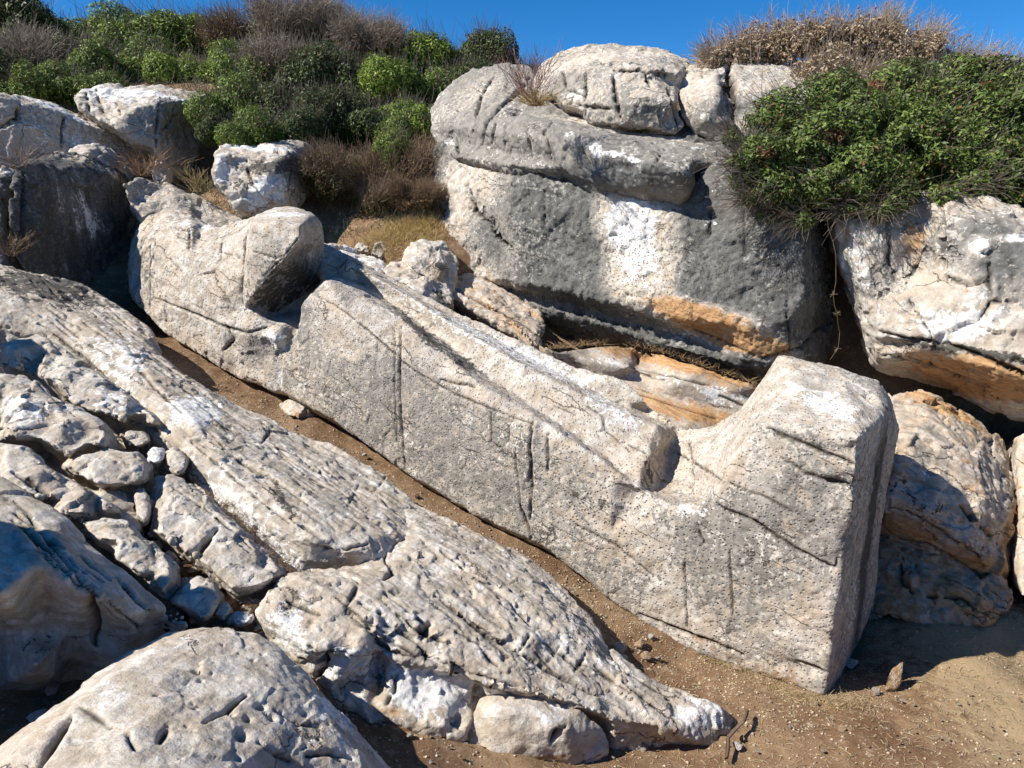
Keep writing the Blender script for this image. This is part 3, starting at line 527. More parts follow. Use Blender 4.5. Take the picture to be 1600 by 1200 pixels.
# ledge behind the statue
bl_out = B([(640,452,.95),(690,448,1.1),(740,462,1.15),(800,495,1.15),(850,538,1.1),(870,548,1.08),(905,543,1.14),(940,540,1.2),(985,540,1.25),(1030,552,1.28),(1100,575,1.36),(1190,603,1.4),(1280,640,1.3),(1270,690,.7),(1150,690,.6),(1050,690,.6),(960,640,.6),(880,590,.6),(780,530,.6),(700,490,.6)])
bl_lines = [B([(900,560,1.02),(985,575,1.08),(1060,600,1.1),(1130,612,1.15),(1185,618,1.22)]), B([(940,590,.85),(1020,612,.85),(1100,640,.85),(1150,650,.9)]), B([(985,543,1.2),(1000,560,1.05),(992,580,.95)])]
rock('stone_ledge', bl_out, B([(760,490,.95),(830,540,.9)]), bl_lines, push=(.15, .6, -.8), shrink=1, voxel=.035, sm=2, base=dict(L=-.3, O=.42, W=.0, G=.45), label='smooth orange and cream bedrock ledge between the statue\'s legs and the rock wall', cat='rock', noise=((1.2,.03),(4,.02,'g'),(10,.012,'g')),
   stains=[(1030,560,120,12,14,'O',.6),(1120,585,70,10,20,'O',.6),(1080,645,100,14,14,'O',.6),(760,490,60,20,28,'O',.7),(1130,620,40,20,10,'W',.5),(1060,598,60,14,14,'W',.4),(950,565,50,12,10,'W',.4),(1170,610,25,12,20,'L',.6),(975,580,22,14,0,'L',.5)],
   cracks=[(.014,.04,[(985,545),(998,560),(992,582)]),(.014,.04,[(1125,618),(1145,628),(1165,636)]),(.012,.03,[(960,560),(990,575),(1060,590),(1130,610)]),(.012,.03,[(940,600),(1020,622),(1120,655)])])

# ---------------------------------------------------------------- bedrock and boulders between the viewer and the statue
def rcr(n, poly, ang, lmin, lmax, seed):
    R_ = random.Random(seed); o = []; x0, y0, x1, y1, wd_ = poly
    for _ in range(n):
        t = R_.random(); x = x0 + (x1 - x0) * t + R_.uniform(-wd_, wd_); y = y0 + (y1 - y0) * t + R_.uniform(-wd_, wd_) * .7; l = R_.uniform(lmin, lmax); a = math.radians(ang + R_.uniform(-8, 8))
        m = R_.uniform(-.06, .06) * l; dx, dy = math.cos(a) * l, math.sin(a) * l
        o.append((R_.uniform(.006, .014), R_.uniform(.012, .035), [(x, y), (x + dx * .5 - dy * .05, y + dy * .5 + m), (x + dx, y + dy)]))
    return o
FB = dict(L=-.2, G=.5, W=.24)
LN = ((.9, .03), (2.2, .03, 'g', .1), (6, .013, 'gr', .08), (15, .006, 'gr', .1), (3, .03, 'cg', .3), (7, .018, 'cg', .5), (10, .012), (22, .006))
led_out = B([(-160,380,.45),(0,412,.42),(60,425,.35),(130,445,.28),(200,485,.18),(235,512,.12),(252,555,.05),(300,592,.05),(370,632,.04),(440,664,.02),(520,695,.0),(600,742,.0),(655,790,.0),(695,818,.0),
   (625,842,.22),(600,868,.2),(570,884,.12),(520,892,.0),(488,892,.0),(455,872,.1),(410,842,.1),(370,806,.1),(330,772,.1),(296,742,.1),(282,712,.12),(245,690,.1),(180,628,.1),(140,588,.12),(100,560,.14),(60,530,.2),(0,505,.3),(-160,470,.4)])
led_lines = [B([(0,430,.5),(90,470,.42),(170,530,.38),(260,610,.36),(350,690,.36),(430,745,.34),(520,800,.33),(600,835,.30)]),
   B([(0,470,.46),(110,530,.3),(200,600,.3),(290,690,.32),(340,720,.36),(420,790,.38),(480,840,.36),(545,862,.3)]),
   B([(300,722,.3),(350,760,.28),(420,822,.26),(495,872,.2)]), B([(130,470,.26),(230,540,.28),(300,600,.25)])]
rock('stone_slab', led_out, B([(560,800,.24),(480,740,.22)]), led_lines, push=(0, .05, -.7), shrink=1, voxel=.03, sm=2, base=FB, noise=LN,
   label='long striped grey and cream bedrock slab running alongside the earth trench', cat='rock slab',
   stains=[(100,450,120,30,25,'D',.45),(40,440,80,30,20,'D',.3),(390,860,60,14,38,'W',.6),(400,830,110,26,38,'W',.55),(330,780,50,20,40,'W',.5),(180,560,60,30,35,'W',.3),(300,640,40,16,35,'W',.7),(560,820,60,16,35,'L',.3),(470,760,90,10,35,'L',.35),(430,770,110,7,37,'D',.3),(380,740,110,6,37,'D',.3),(520,800,90,8,37,'D',.25),(460,810,100,5,38,'D',.3),(350,700,60,18,30,'D',.2),(290,590,30,12,30,'O',.2),(560,780,60,20,35,'T',.2),(250,560,30,20,30,'T',.4),(540,875,50,16,0,'L',.4),(350,660,60,20,30,'O',.1)],
   cracks=[(.014,.05,[(60,505),(130,560),(200,625),(250,680)]),(.012,.04,[(225,545),(260,570),(300,600)]),(.010,.03,[(330,690),(420,745),(500,800)]),(.010,.03,[(300,690),(380,760),(470,830)]),(.012,.05,[(490,855),(530,860),(575,850)]),(.018,.06,[(455,808),(520,850)]),(.010,.03,[(420,700),(500,755),(590,800)]),(.012,.04,[(130,480),(200,520),(240,540)]),(.012,.03,[(505,730),(560,775)])] + rcr(30, (80,450,560,800,45), 37, 25, 110, 1) + rcr(3, (150,500,560,810,45), -55, 30, 60, 2),
   dents=[(265,555,14,8,35,-.07),(420,780,120,5,38,-.025),(380,745,110,5,37,-.025),(510,865,20,10,-10,-.08),(300,660,40,6,35,.03)])
# second part of the bedrock, lower right, ending in a broken face
low_out = B([(632,780,.0),(700,806,.0),(760,836,.0),(820,862,.0),(880,915,-.02),(940,985,.0),(955,1015,-.02),(1000,1055,-.05),(1080,1088,-.06),(1125,1102,-.08),(1148,1125,-.14)]) + Z([(1120,1172,-.06),(1050,1168,-.05),(960,1172,.03),(925,1130,.15)]) + B([(880,1105,.0),(800,1090,-.02),(758,1083,-.02)]) + \
   Z([(752,1098,.42),(725,1142,.42),(655,1130,.5),(600,1118,.53),(578,1130,.53),(555,1104,.6),(520,1092,.7),(492,1062,.78)]) + B([(462,1030,.0),(425,1000,.0),(396,975,.0),(398,955,.12),(430,915,.18),(455,895,.18),(505,888,.16),(560,880,.18),(600,868,.16),(620,842,.14)])
low_lines = [B([(425,945,.28),(470,915,.3),(560,905,.3),(620,880,.28),(700,890,.28),(800,930,.24),(880,985,.2),(940,1030,.14),(1040,1080,.06),(1120,1110,.0)]),
   B([(415,965,.2),(455,990,.24),(500,1012,.26),(560,1012,.28),(600,1018,.2),(640,1030,.19),(700,1045,.18),(755,1062,.15),(820,1080,.14),(900,1100,.1),(960,1125,.02),(1060,1140,-.03)]),
   B([(660,830,.2),(760,880,.2),(850,930,.17),(930,1000,.1)]), Z([(498,1030,.88),(520,1060,.8)]), Z([(600,1040,.80),(640,1048,.76),(690,1056,.68),(748,1072,.54)]), Z([(615,1080,.66),(700,1100,.55)])]
rock('stone_slab', low_out, B([(700,960,.32),(600,950,.33),(520,950,.32),(820,1000,.26)]) + Z([(545,1060,.72)]), low_lines, push=(0, .15, -.7), shrink=1, voxel=.026, sm=2, base=FB, noise=((1.1,.035),(2.5,.025,'g',.15),(7,.011,'gr',.12),(16,.006,'gr',.15),(3,.032,'cg',.35),(8,.016,'cg',.6),(10,.014),(22,.008)),
   label='broad pitted bedrock slab in the foreground with a broken white front face', cat='rock slab',
   stains=[(520,940,90,40,0,'O',.08),(680,1075,70,26,10,'W',.9),(540,1040,40,30,0,'W',.7),(450,990,40,26,40,'W',.6),(740,970,90,24,32,'L',.35),(700,930,90,20,32,'D',.25),(840,1000,90,16,32,'D',.2),(860,920,70,16,38,'L',.3),(640,900,60,16,30,'O',.15),(1000,1090,90,16,22,'T',.4),(1100,1120,60,14,10,'W',.4),(1050,1150,80,18,0,'O',.4),(520,1090,40,20,0,'O',.2),(740,880,60,16,35,'L',.2),(900,960,40,30,40,'C',.6),(900,960,50,30,40,'L',.15),(620,990,60,20,20,'L',.15),(760,1090,80,8,10,'T',.5),(600,1110,60,12,5,'T',.5),(900,1080,80,12,20,'T',.35)],
   cracks=[(.02,.08,[(520,1010),(505,1035),(495,1060)]),(.02,.07,[(597,1018),(640,1032),(700,1040),(760,1058),(820,1075)]),(.02,.07,[(672,975),(662,985),(660,995)]),(.012,.04,[(690,860),(740,900),(800,940)]),(.015,.05,[(600,870),(615,895),(600,905)]),(.012,.04,[(680,930),(760,990),(850,1040)]),(.010,.03,[(780,1000),(860,1050),(960,1100)]),(.016,.05,[(800,945),(830,975),(860,985)]),(.012,.04,[(620,1040),(618,1080),(605,1100)]),(.01,.03,[(450,940),(500,960)]),(.012,.03,[(860,870),(920,930)])] + rcr(30, (470,900,1000,1060,60), 35, 25, 110, 3) + rcr(4, (470,920,950,1050,50), -55, 25, 60, 4),
   dents=[(590,1055,10,32,5,-.16),(655,1026,26,6,8,-.06),(715,1125,12,14,30,-.15),(748,1090,8,18,0,-.1),(535,1010,14,10,0,-.05)] + [(random.randint(440,860), random.randint(925,1040), random.uniform(3,6), random.uniform(2,5), random.uniform(0,60), -.022) for _ in range(45)] + [(665,988,4,10,20,-.05)])
bt_out = Z([(720,1160,.3),(732,1120,.42),(750,1088,.52),(790,1080,.55),(850,1088,.5),(910,1108,.42),(950,1140,.24),(955,1172,.12),(900,1196,.08),(820,1194,.14),(760,1182,.22)])
rock('foreground_stone', bt_out, Z([(780,1108,.54),(840,1118,.52),(880,1140,.42),(820,1155,.36)]), push=(0, .15, -.5), voxel=.022, sm=3, base=dict(L=-.1, G=.2, O=.1, W=.1, T=.1), noise=((2,.04),(6,.02),(14,.008)),
   label='smooth buff stone half sunk in the dirt below the broken slab face', cat='rock', stains=[(770,1150,40,20,0,'L',.5),(860,1185,60,10,0,'T',.6),(860,1120,30,12,0,'W',.4)], cracks=[(.014,.04,[(862,1160),(872,1145),(885,1135)])], dents=[(872,1148,8,8,0,-.05)])
# big foreground boulder, bottom left
bl2_out = Z([(-60,1290,1.35),(-40,1210,1.36),(0,1168,1.36),(60,1120,1.36),(130,1065,1.36),(200,1012,1.36),(262,982,1.34),(320,978,1.32),(400,984,1.22),(440,1015,1.18),(470,1050,1.08),(520,1100,.95),(560,1140,.85),(590,1175,.72),(612,1200,.6),(640,1280,.45),(560,1360,.4),(300,1420,.6),(60,1400,.9)])
bl2_lines = [Z([(0,1205,1.5),(80,1140,1.5),(160,1075,1.48),(240,1020,1.44),(320,998,1.38),(390,1003,1.28)]), Z([(395,1000,1.3),(440,1050,1.24),(500,1110,1.1),(560,1180,.96),(590,1250,.8)]), Z([(200,1180,1.55),(320,1120,1.42),(420,1160,1.28)])]
rock('foreground_boulder', bl2_out, Z([(250,1080,1.48),(300,1260,1.52),(100,1260,1.58)]), bl2_lines, push=(0, -.1, -1.0), shrink=1, voxel=.022, sm=2, base=dict(L=-.15, G=.12, W=.12, O=.02), noise=((1.3,.04),(4,.016),(2.6,.018,'c'),(9,.010),(20,.006)),
   label='large pitted cream boulder filling the bottom left corner of the photo', cat='boulder',
   stains=[(300,1050,100,40,0,'O',.12),(200,1060,80,30,-30,'W',.2),(520,1110,50,14,45,'W',.5),(560,1170,30,14,50,'L',.3),(400,1120,60,50,0,'O',.08),(450,1060,40,20,45,'L',.1)],
   cracks=[(.014,.05,[(110,1120),(85,1160),(60,1200)]),(.012,.04,[(320,1128),(360,1105),(385,1085)]),(.01,.03,[(430,1110),(470,1130),(500,1135)]),(.01,.04,[(480,1180),(520,1175),(550,1185)]),(.01,.03,[(200,1145),(212,1170)]),(.012,.04,[(250,1160),(262,1140)])] + rcr(3, (150,1120,520,1150,50), 30, 20, 60, 5),
   dents=[(random.randint(240,560), random.randint(1000,1195), random.uniform(1.8,4), random.uniform(1.5,2.6), random.uniform(-60,10), -random.uniform(.015,.04)) for _ in range(40)] + [(362,1113,6,5,0,-.06),(388,1122,6,5,0,-.06),(408,1103,7,5,0,-.07),(378,1148,11,7,-20,-.08),(425,1120,6,5,0,-.06),(308,1049,5,4,0,-.05),(475,1115,5,5,0,-.05),(372,1185,6,6,0,-.05)])
# shaded rocks, left foreground
sb_out = B([(-120,720,.55),(0,745,.5),(40,770,.5),(80,790,.48),(120,825,.42),(170,870,.4),(220,915,.34),(262,948,.3),(296,968,.25)]) + Z([(270,985,1.1),(240,1000,1.05),(200,1030,.95),(165,1022,.95),(120,1040,.9),(60,1030,.95),(0,1022,1.0),(-120,1020,1.1)])
rock('smooth_boulder', sb_out, B([(60,880,.7),(150,930,.6),(0,930,.75),(100,850,.62),(200,960,.45)]) + Z([(60,985,1.3),(140,995,1.18)]), [], push=(0, .2, -.6), shrink=1, voxel=.03, sm=3, base=dict(L=-.05, G=.4, W=.15), noise=((1.1,.06),(3,.03,'g'),(2.5,.02,'c'),(8,.010),(20,.004)),
   label='big smooth blue-white boulder lying in shade at the left edge', cat='boulder', stains=[(110,980,70,26,0,'O',.25),(60,1010,90,14,0,'D',.3),(200,900,60,30,40,'O',.1)], cracks=rcr(14, (20,800,230,960,40), 42, 30, 110, 7) + [(.02,.07,[(118,910),(140,935),(150,975),(150,1010)]),(.012,.04,[(40,800),(90,860),(140,920)]),(.012,.04,[(180,900),(230,955)])])
def frock(name, out, inn, label, **k):
    cx_ = sum(p[0] for p in out) / len(out); cy_ = sum(p[1] for p in out) / len(out)
    hh = [p[2][2] - SL * ((p[2][:2] - A0) @ AX) for p in (inn or out)]; hm = sum(hh) / len(hh)
    ho = [p[2][2] - SL * ((p[2][:2] - A0) @ AX) for p in out]
    inn = list(inn) + B([(cx_ + (p[0] - cx_) * .82, cy_ + (p[1] - cy_) * .82, max(h_, hm * .9 + h_ * .1)) for p, h_ in zip(out, ho)])
    kw = dict(push=(0, .12, -.45), shrink=.97, voxel=.022, sm=1, base=dict(L=-.1, G=.3, W=.15), noise=((2, .016), (6, .012, 'g', .25), (3.2, .035, 'c'), (8, .012, 'c'), (10, .008), (22, .005))); kw.update(k)
    return rock(name, out, inn, label=label, **kw)
frock('stone_slab', B([(120,812,.3),(150,808,.35),(200,812,.3),(240,850,.25),(275,885,.2),(285,915,.1),(262,940,.05),(225,905,.1),(180,870,.12),(135,835,.15)]), B([(190,845,.42),(240,890,.32)]), 'shaded slab with light patches between the blue-white boulder and the cracked slab', cat='rock slab')
frock('stone_slab', B([(-100,640,.4),(0,690,.42),(45,700,.42),(90,735,.34),(150,775,.3),(195,800,.25),(150,812,.15),(110,815,.15),(60,785,.2),(0,750,.3),(-100,730,.3)]), B([(60,740,.5),(110,775,.42)]), 'narrow shaded slab at the left edge just above the blue-white boulder', cat='rock slab', cracks=[(.02,.07,[(20,735),(60,760),(90,790)])])
frock('stone_slab', B([(-120,560,.5),(0,580,.42),(50,592,.4),(98,628,.36),(160,655,.32),(186,680,.2),(178,704,.1),(150,700,.12),(115,722,.05),(95,712,.1),(60,690,.12),(0,688,.2),(-120,650,.3)]), B([(40,630,.52),(100,660,.48),(130,685,.38)]), 'sunlit white rounded slab at the left edge with dark hollow beneath', cat='rock slab', cracks=[(.014,.04,[(0,670),(50,668),(100,660)]),(.01,.03,[(60,600),(120,650)])], stains=[(135,705,20,12,0,'O',.6),(30,640,60,20,20,'W',.4)])
frock('stone_slab', B([(0,535,.36),(60,520,.38),(100,545,.36),(140,572,.34),(178,598,.3),(215,628,.26),(255,655,.2),(266,672,.12),(205,668,.05),(182,655,.08),(140,650,.1),(100,625,.12),(50,585,.2),(0,570,.25)]), B([(90,590,.46),(160,620,.44),(210,645,.36)]), 'rounded white slab partly in shade, wedged against the long striped slab', cat='rock slab', stains=[(60,570,50,26,30,'D',.4),(180,625,50,16,30,'W',.4)], cracks=[(.012,.04,[(180,625),(205,640),(230,645)])])
frock('stone_slab', B([(238,742,.2),(262,738,.25),(300,755,.22),(332,785,.2),(375,822,.18),(415,860,.14),(458,898,.1),(452,912,.02),(428,928,-.05),(372,938,-.05),(340,910,-.05),(305,882,-.05),(262,850,-.05),(232,832,.0),(232,790,.1)]), B([(290,800,.32),(350,850,.3),(400,895,.26),(270,770,.32)]), 'cream slab split across the middle, left of the long striped slab', cat='rock slab', cracks=[(.02,.08,[(302,880),(308,865),(325,842),(340,825)]),(.01,.03,[(270,760),(330,800),(400,860)])], stains=[(350,790,60,6,45,'T',.4)], dents=[(265,820,18,7,0,-.04),(285,805,20,6,20,-.03),(270,845,16,7,0,-.04),(250,785,12,8,0,-.03)])
frock('round_stone', B([(96,728,.15),(120,708,.3),(165,699,.36),(212,707,.34),(240,728,.25),(236,752,.1),(205,763,.05),(160,762,.02),(112,745,.05)]), B([(150,722,.42),(200,728,.42)]), 'rounded tan boulder among broken stones, right below the sunlit white slab', cat='boulder')
frock('shaded_stone', B([(95,745,.1),(150,762,.15),(200,765,.15),(232,772,.1),(215,800,.0),(175,810,.0),(130,795,.0),(90,770,.05)]), B([(160,780,.24)]), 'low shaded stone tucked under the rounded tan boulder', cat='rock')
frock('shaded_stone', B([(178,782,.1),(200,776,.15),(218,800,.1),(224,830,.0),(205,845,-.05),(188,830,-.05),(172,808,.0)]), B([(198,808,.2)]), 'small grey stone in shade above the slab with light patches', cat='rock')
frock('upright_stone', B([(208,770,.15),(222,758,.3),(236,772,.25),(236,805,.1),(226,825,-.05),(210,805,.0)]), B([(222,785,.3)]), 'narrow upright stone beside the split cream slab', cat='rock')
frock('angular_stone', B([(190,672,.1),(212,668,.22),(232,676,.2),(238,690,.05),(215,702,-.05),(192,692,.0)]), B([(214,680,.28)]), 'flat tan stone in the gap under the wedged rounded slab', cat='rock', voxel=.02)
frock('angular_stone', B([(232,708,.1),(240,698,.24),(256,702,.26),(258,718,.12),(244,728,0),(232,722,.0)]), B([(246,706,.3)]), 'small bright white stone next to the rounded tan boulder', cat='rock', voxel=.02, base=dict(W=.7, L=-.3))
frock('angular_stone', B([(258,712,.1),(268,698,.28),(286,704,.3),(296,716,.24),(292,738,.05),(275,745,-.02),(258,730,.0)]), B([(275,712,.36)]), 'pale round-ended stone at the upper end of the split slab', cat='rock', voxel=.02)
frock('angular_stone', B([(240,690,.05),(260,668,.16),(300,672,.2),(338,690,.2),(342,706,.1),(300,704,.05),(262,700,.0)]), [], 'thin flat dark stone leaning under the edge of the striped slab', cat='rock', voxel=.02, base=dict(L=.3, O=.1))
frock('angular_stone', B([(285,905,.0),(312,897,.22),(340,910,.2),(350,935,.1),(335,965,-.1),(318,975,-.1),(290,952,-.08),(262,940,-.05)]), B([(318,920,.26)]), 'cream wedge-shaped block at the lower end of the shaded slabs', cat='rock', voxel=.02)
frock('angular_stone', B([(333,962,-.1),(345,940,.12),(358,938,.12),(364,955,.0),(350,972,-.12)]), B([(350,948,.16)]), 'small tan pointed stone lying on straw beside the cream wedge', cat='rock', voxel=.016)
frock('angular_stone', B([(354,972,-.1),(372,957,.06),(395,955,.06),(397,970,-.02),(380,978,-.1)]), B([(380,960,.12)]), 'small white flat stone on straw touching the pitted slab', cat='rock', voxel=.016, base=dict(W=.5))
frock('angular_stone', B([(372,940,-.06),(385,932,.06),(420,934,.06),(425,945,-.02),(400,952,-.08)]), [], 'thin pale plate of stone on dry grass above the small white flat stone', cat='rock', voxel=.018)
frock('angular_stone', B([(251,866,-.05),(262,862,.08),(276,872,.06),(277,888,-.05),(262,890,-.1)]), [], 'small shaded round stone in the crevice left of the split slab', cat='rock', voxel=.018)
# small block under the statue
frock('wedge_stone', B([(432,632,-.38),(452,622,-.2),(480,632,-.2),(486,648,-.3),(468,656,-.38),(442,648,-.4)]), [], 'orange stone wedged under the statue\'s shoulder in the trench', cat='rock', voxel=.02, base=dict(O=.5), push=(.1, .3, -.2))

# ---------------------------------------------------------------- boulders on the left slope
def srock(name, out, inn, label, lines=[], **k):
    kw = dict(push=(-.3, 1.1, -.4), shrink=.88, voxel=.045, sm=2, base=dict(L=.3, G=0, W=0), noise=((1, .05), (3, .03), (2, .06, 'c'), (6, .022, 'c'), (9, .018), (18, .009))); kw.update(k)
    return rock(name, out, inn, lines, label=label, **kw)
srock('slope_boulder', D([(28,262,10.2),(50,243,10.9),(95,238,11.8),(150,243,12.6),(188,256,13.4),(205,290,13.6),(215,330,13.6),(228,370,13.6),(235,470,13.0),(200,500,12.4),(120,470,11.2),(30,430,9.9),(10,330,9.8)]),
   D([(60,264,10.4),(110,300,11.1),(150,340,11.8),(100,400,10.9),(60,340,10.2),(170,400,12.1)]), 'huge dark block with pale upright streaks to the left of the statue\'s head', cat='boulder', base=dict(L=1.0, D=.42, W=-.3),
   lines=[D([(45,258,10.2),(110,262,11.2),(180,272,12.6)])], stains=[(110,246,70,7,3,'L',-1.0),(110,246,70,7,3,'W',.6),(110,320,8,60,0,'W',.5),(150,320,14,60,0,'W',.45),(135,380,40,50,0,'W',.3),(80,440,60,30,0,'W',.4),(60,350,26,70,0,'D',.25)], cracks=[(.02,.06,[(36,270),(35,350),(30,420)])])
srock('slope_boulder', D([(-80,262,10.2),(0,258,10.4),(20,262,10.5),(45,275,10.7),(38,320,10.7),(34,400,10.3),(20,430,10.0),(-80,440,9.8)]), D([(0,300,10.1),(5,370,9.9)]), 'weathered block cut by the left edge with a pale top and dark face', cat='boulder', base=dict(L=.9, D=.25, W=-.1, O=.05), stains=[(10,268,30,8,10,'W',.6),(10,268,30,8,10,'L',-.6),(20,390,14,20,0,'O',.4)], cracks=[(.02,.06,[(0,280),(22,285)]),(.02,.06,[(0,300),(15,330),(18,390)])])
srock('slope_boulder', D([(104,238,12.3),(115,228,12.6),(150,222,12.9),(165,224,13.1),(185,245,13.2),(192,262,13.2),(170,262,12.6),(130,250,12.3)]), D([(140,236,12.4)]), 'small white-topped rock sitting on the huge dark block', cat='rock', base=dict(L=.1, W=.2), stains=[(172,250,18,12,30,'L',.6)])
srock('slope_boulder', D([(-90,150,12.6),(0,144,12.8),(35,152,13.2),(80,162,13.6),(150,190,14.2),(215,232,14.6),(222,258,14.4),(200,285,14.0),(120,262,13.2),(60,262,12.9),(0,262,12.6),(-90,260,12.3)]), D([(0,172,12.4),(60,200,12.9),(140,230,13.6),(30,230,12.6)]), 'long blue-grey rock with a pale upper edge, farthest left on the slope', cat='boulder', base=dict(L=.45, D=.05),
   lines=[D([(0,150,12.5),(35,160,12.8),(90,175,13.2),(160,205,13.9)])], stains=[(90,170,110,5,20,'L',-1),(90,170,110,6,20,'W',.7),(60,205,50,20,0,'W',.4),(150,225,30,14,20,'W',.3)], cracks=[(.03,.1,[(30,160),(28,185),(0,198)]),(.02,.07,[(100,180),(95,230)])])
srock('slope_boulder', D([(115,150,13.9),(130,140,14.2),(170,130,14.6),(185,130,14.7),(195,137,14.7),(215,132,14.9),(250,134,15.2),(300,143,15.5),(330,152,16.2),(342,190,16.2),(336,240,15.9),(310,276,15.3),(268,280,14.4),(235,230,13.9),(205,220,13.7),(180,200,13.6),(150,185,13.6),(118,165,13.6)]),
   D([(160,160,14.0),(250,158,14.2),(215,190,13.75),(290,200,15.0)]), 'craggy white-topped boulder on the slope in front of the shrubs', cat='boulder', lines=[D([(182,198,13.5),(215,168,13.8),(248,160,14.0),(270,160,14.4),(322,150,15.2)]), D([(248,162,14.0),(248,230,14.0)])],
   base=dict(L=.15, W=.05), noise=((1.2,.07),(3,.06,'r'),(8,.025),(15,.012)), stains=[(180,150,70,20,10,'W',.6),(240,145,60,10,5,'W',.6),(300,200,36,50,0,'L',.7),(300,200,30,50,0,'D',.3),(225,200,26,26,0,'L',.35)], cracks=[(.025,.08,[(250,160),(246,200),(244,230)]),(.02,.06,[(275,155),(268,190),(250,210)]),(.02,.07,[(150,140),(160,170),(178,195)]),(.02,.06,[(190,140),(182,160),(188,180)]),(.02,.06,[(135,145),(140,175)])])
srock('slope_boulder', D([(332,236,11.9),(345,225,12.4),(400,222,12.8),(450,220,13.2),(486,224,13.6),(494,250,13.5),(490,290,13.2),(470,320,12.8),(440,330,12.2),(400,336,11.9),(370,328,11.8),(350,300,11.7),(333,275,11.7)]), D([(380,250,12.0),(430,262,12.1),(400,300,11.7)]), 'square white and black streaked boulder directly behind the statue\'s head', cat='boulder',
   lines=[D([(345,240,11.8),(400,244,12.1),(448,240,12.4),(452,290,12.2),(445,322,12.1)])], base=dict(L=.2, W=.1, D=.05), stains=[(410,232,60,8,0,'W',.8),(400,260,30,14,0,'D',.6),(470,270,20,50,0,'L',.8),(470,270,20,50,0,'D',.3),(400,300,14,30,20,'W',.8),(345,260,10,40,0,'W',.6),(430,290,14,30,0,'W',.5),(375,290,20,14,0,'D',.5),(440,255,14,20,0,'D',.5)], cracks=[(.02,.06,[(452,235),(456,270),(450,310)]),(.02,.06,[(385,250),(392,280),(405,300)])])
srock('slope_slab', D([(190,285,11.9),(215,276,12.3),(262,288,12.6),(320,312,12.6),(372,336,12.4),(395,348,12.0),(370,380,11.4),(300,380,11.6),(230,360,11.9),(205,330,12.0)]), D([(270,305,12.2)]), 'dark sloping slab between the huge dark block and the statue\'s head', cat='rock slab', base=dict(L=.55, D=.1), stains=[(300,320,60,12,22,'W',.35)])
srock('slope_stone', D([(235,262,12.9),(244,250,13.0),(256,256,13.1),(260,276,13.0),(248,290,12.8),(236,280,12.8)]), [], 'small tan upright stone among dry tufts on the slope', cat='rock', voxel=.025, base=dict(O=.2, L=-.1), push=(0,.3,-.1))
# rubble between statue and wall
srock('rubble_block', D([(630,400,11.3),(640,378,11.6),(665,372,11.8),(690,378,11.8),(712,395,11.7),(718,425,11.4),(706,462,11.1),(680,440,10.9),(650,425,10.9),(632,415,11.0)]), D([(660,392,11.1),(690,410,11.1)]), 'broken white and ochre block at the foot of the rock wall\'s left corner', cat='rock', voxel=.03, base=dict(L=-.1, W=.2, O=.15), stains=[(690,430,20,18,0,'O',.5),(660,410,30,10,10,'D',.2)])
srock('rubble_block', D([(595,420,10.9),(610,408,11.2),(640,410,11.3),(690,432,11.2),(705,450,10.9),(708,475,10.5),(680,470,10.3),(640,448,10.4),(605,432,10.6)]), D([(640,425,10.8)]), 'low grey rubble block resting against the statue\'s chest', cat='rock', voxel=.03, base=dict(L=.1, W=.1), push=(0,.5,-.4))
srock('rubble_block', D([(630,440,10.4),(650,428,10.8),(675,432,10.9),(690,448,10.8),(700,475,10.4),(660,470,10.1)]), D([(665,442,10.5)]), 'dark-ended rounded stone hard against the statue\'s far arm', cat='rock', voxel=.03, base=dict(L=.2, W=.1), push=(0,.4,-.4), stains=[(688,465,14,16,0,'D',.7)])
srock('rubble_block', D([(500,390,11.4),(520,380,11.7),(560,392,11.8),(600,410,11.5),(600,430,11.0),(560,420,10.9),(510,410,11.0)]), D([(550,402,11.2)]), 'white low rock beside the statue\'s chest just right of the beard', cat='rock', voxel=.03, base=dict(L=-.2, W=.5), push=(0,.5,-.4))
srock('rubble_block', D([(553,388,11.9),(560,378,12.0),(578,378,12.1),(583,386,12.0),(575,394,11.8)]), [], 'small pinkish stone on the dry grass behind the chest', cat='rock', voxel=.02, base=dict(O=.15, L=-.1), push=(0,.2,-.2))
srock('rubble_block', D([(578,395,11.7),(584,382,11.9),(600,378,12.0),(604,390,11.9),(596,402,11.7)]), [], 'small grey stone on the dry grass next to the pinkish one', cat='rock', voxel=.02, base=dict(L=.5), push=(0,.2,-.2))
srock('strata_rock', D([(700,440,11.6),(730,425,11.9),(790,450,11.6),(850,490,11.2),(850,545,10.6),(800,520,10.6),(740,485,10.8),(705,465,11.0)]), D([(770,470,11.0),(820,510,10.8)]), 'dark orange layered rock in the recess under the wall', cat='rock', base=dict(O=.5, L=.0, D=.15), cracks=[(.03,.1,[(710,450),(770,480),(840,520)])])

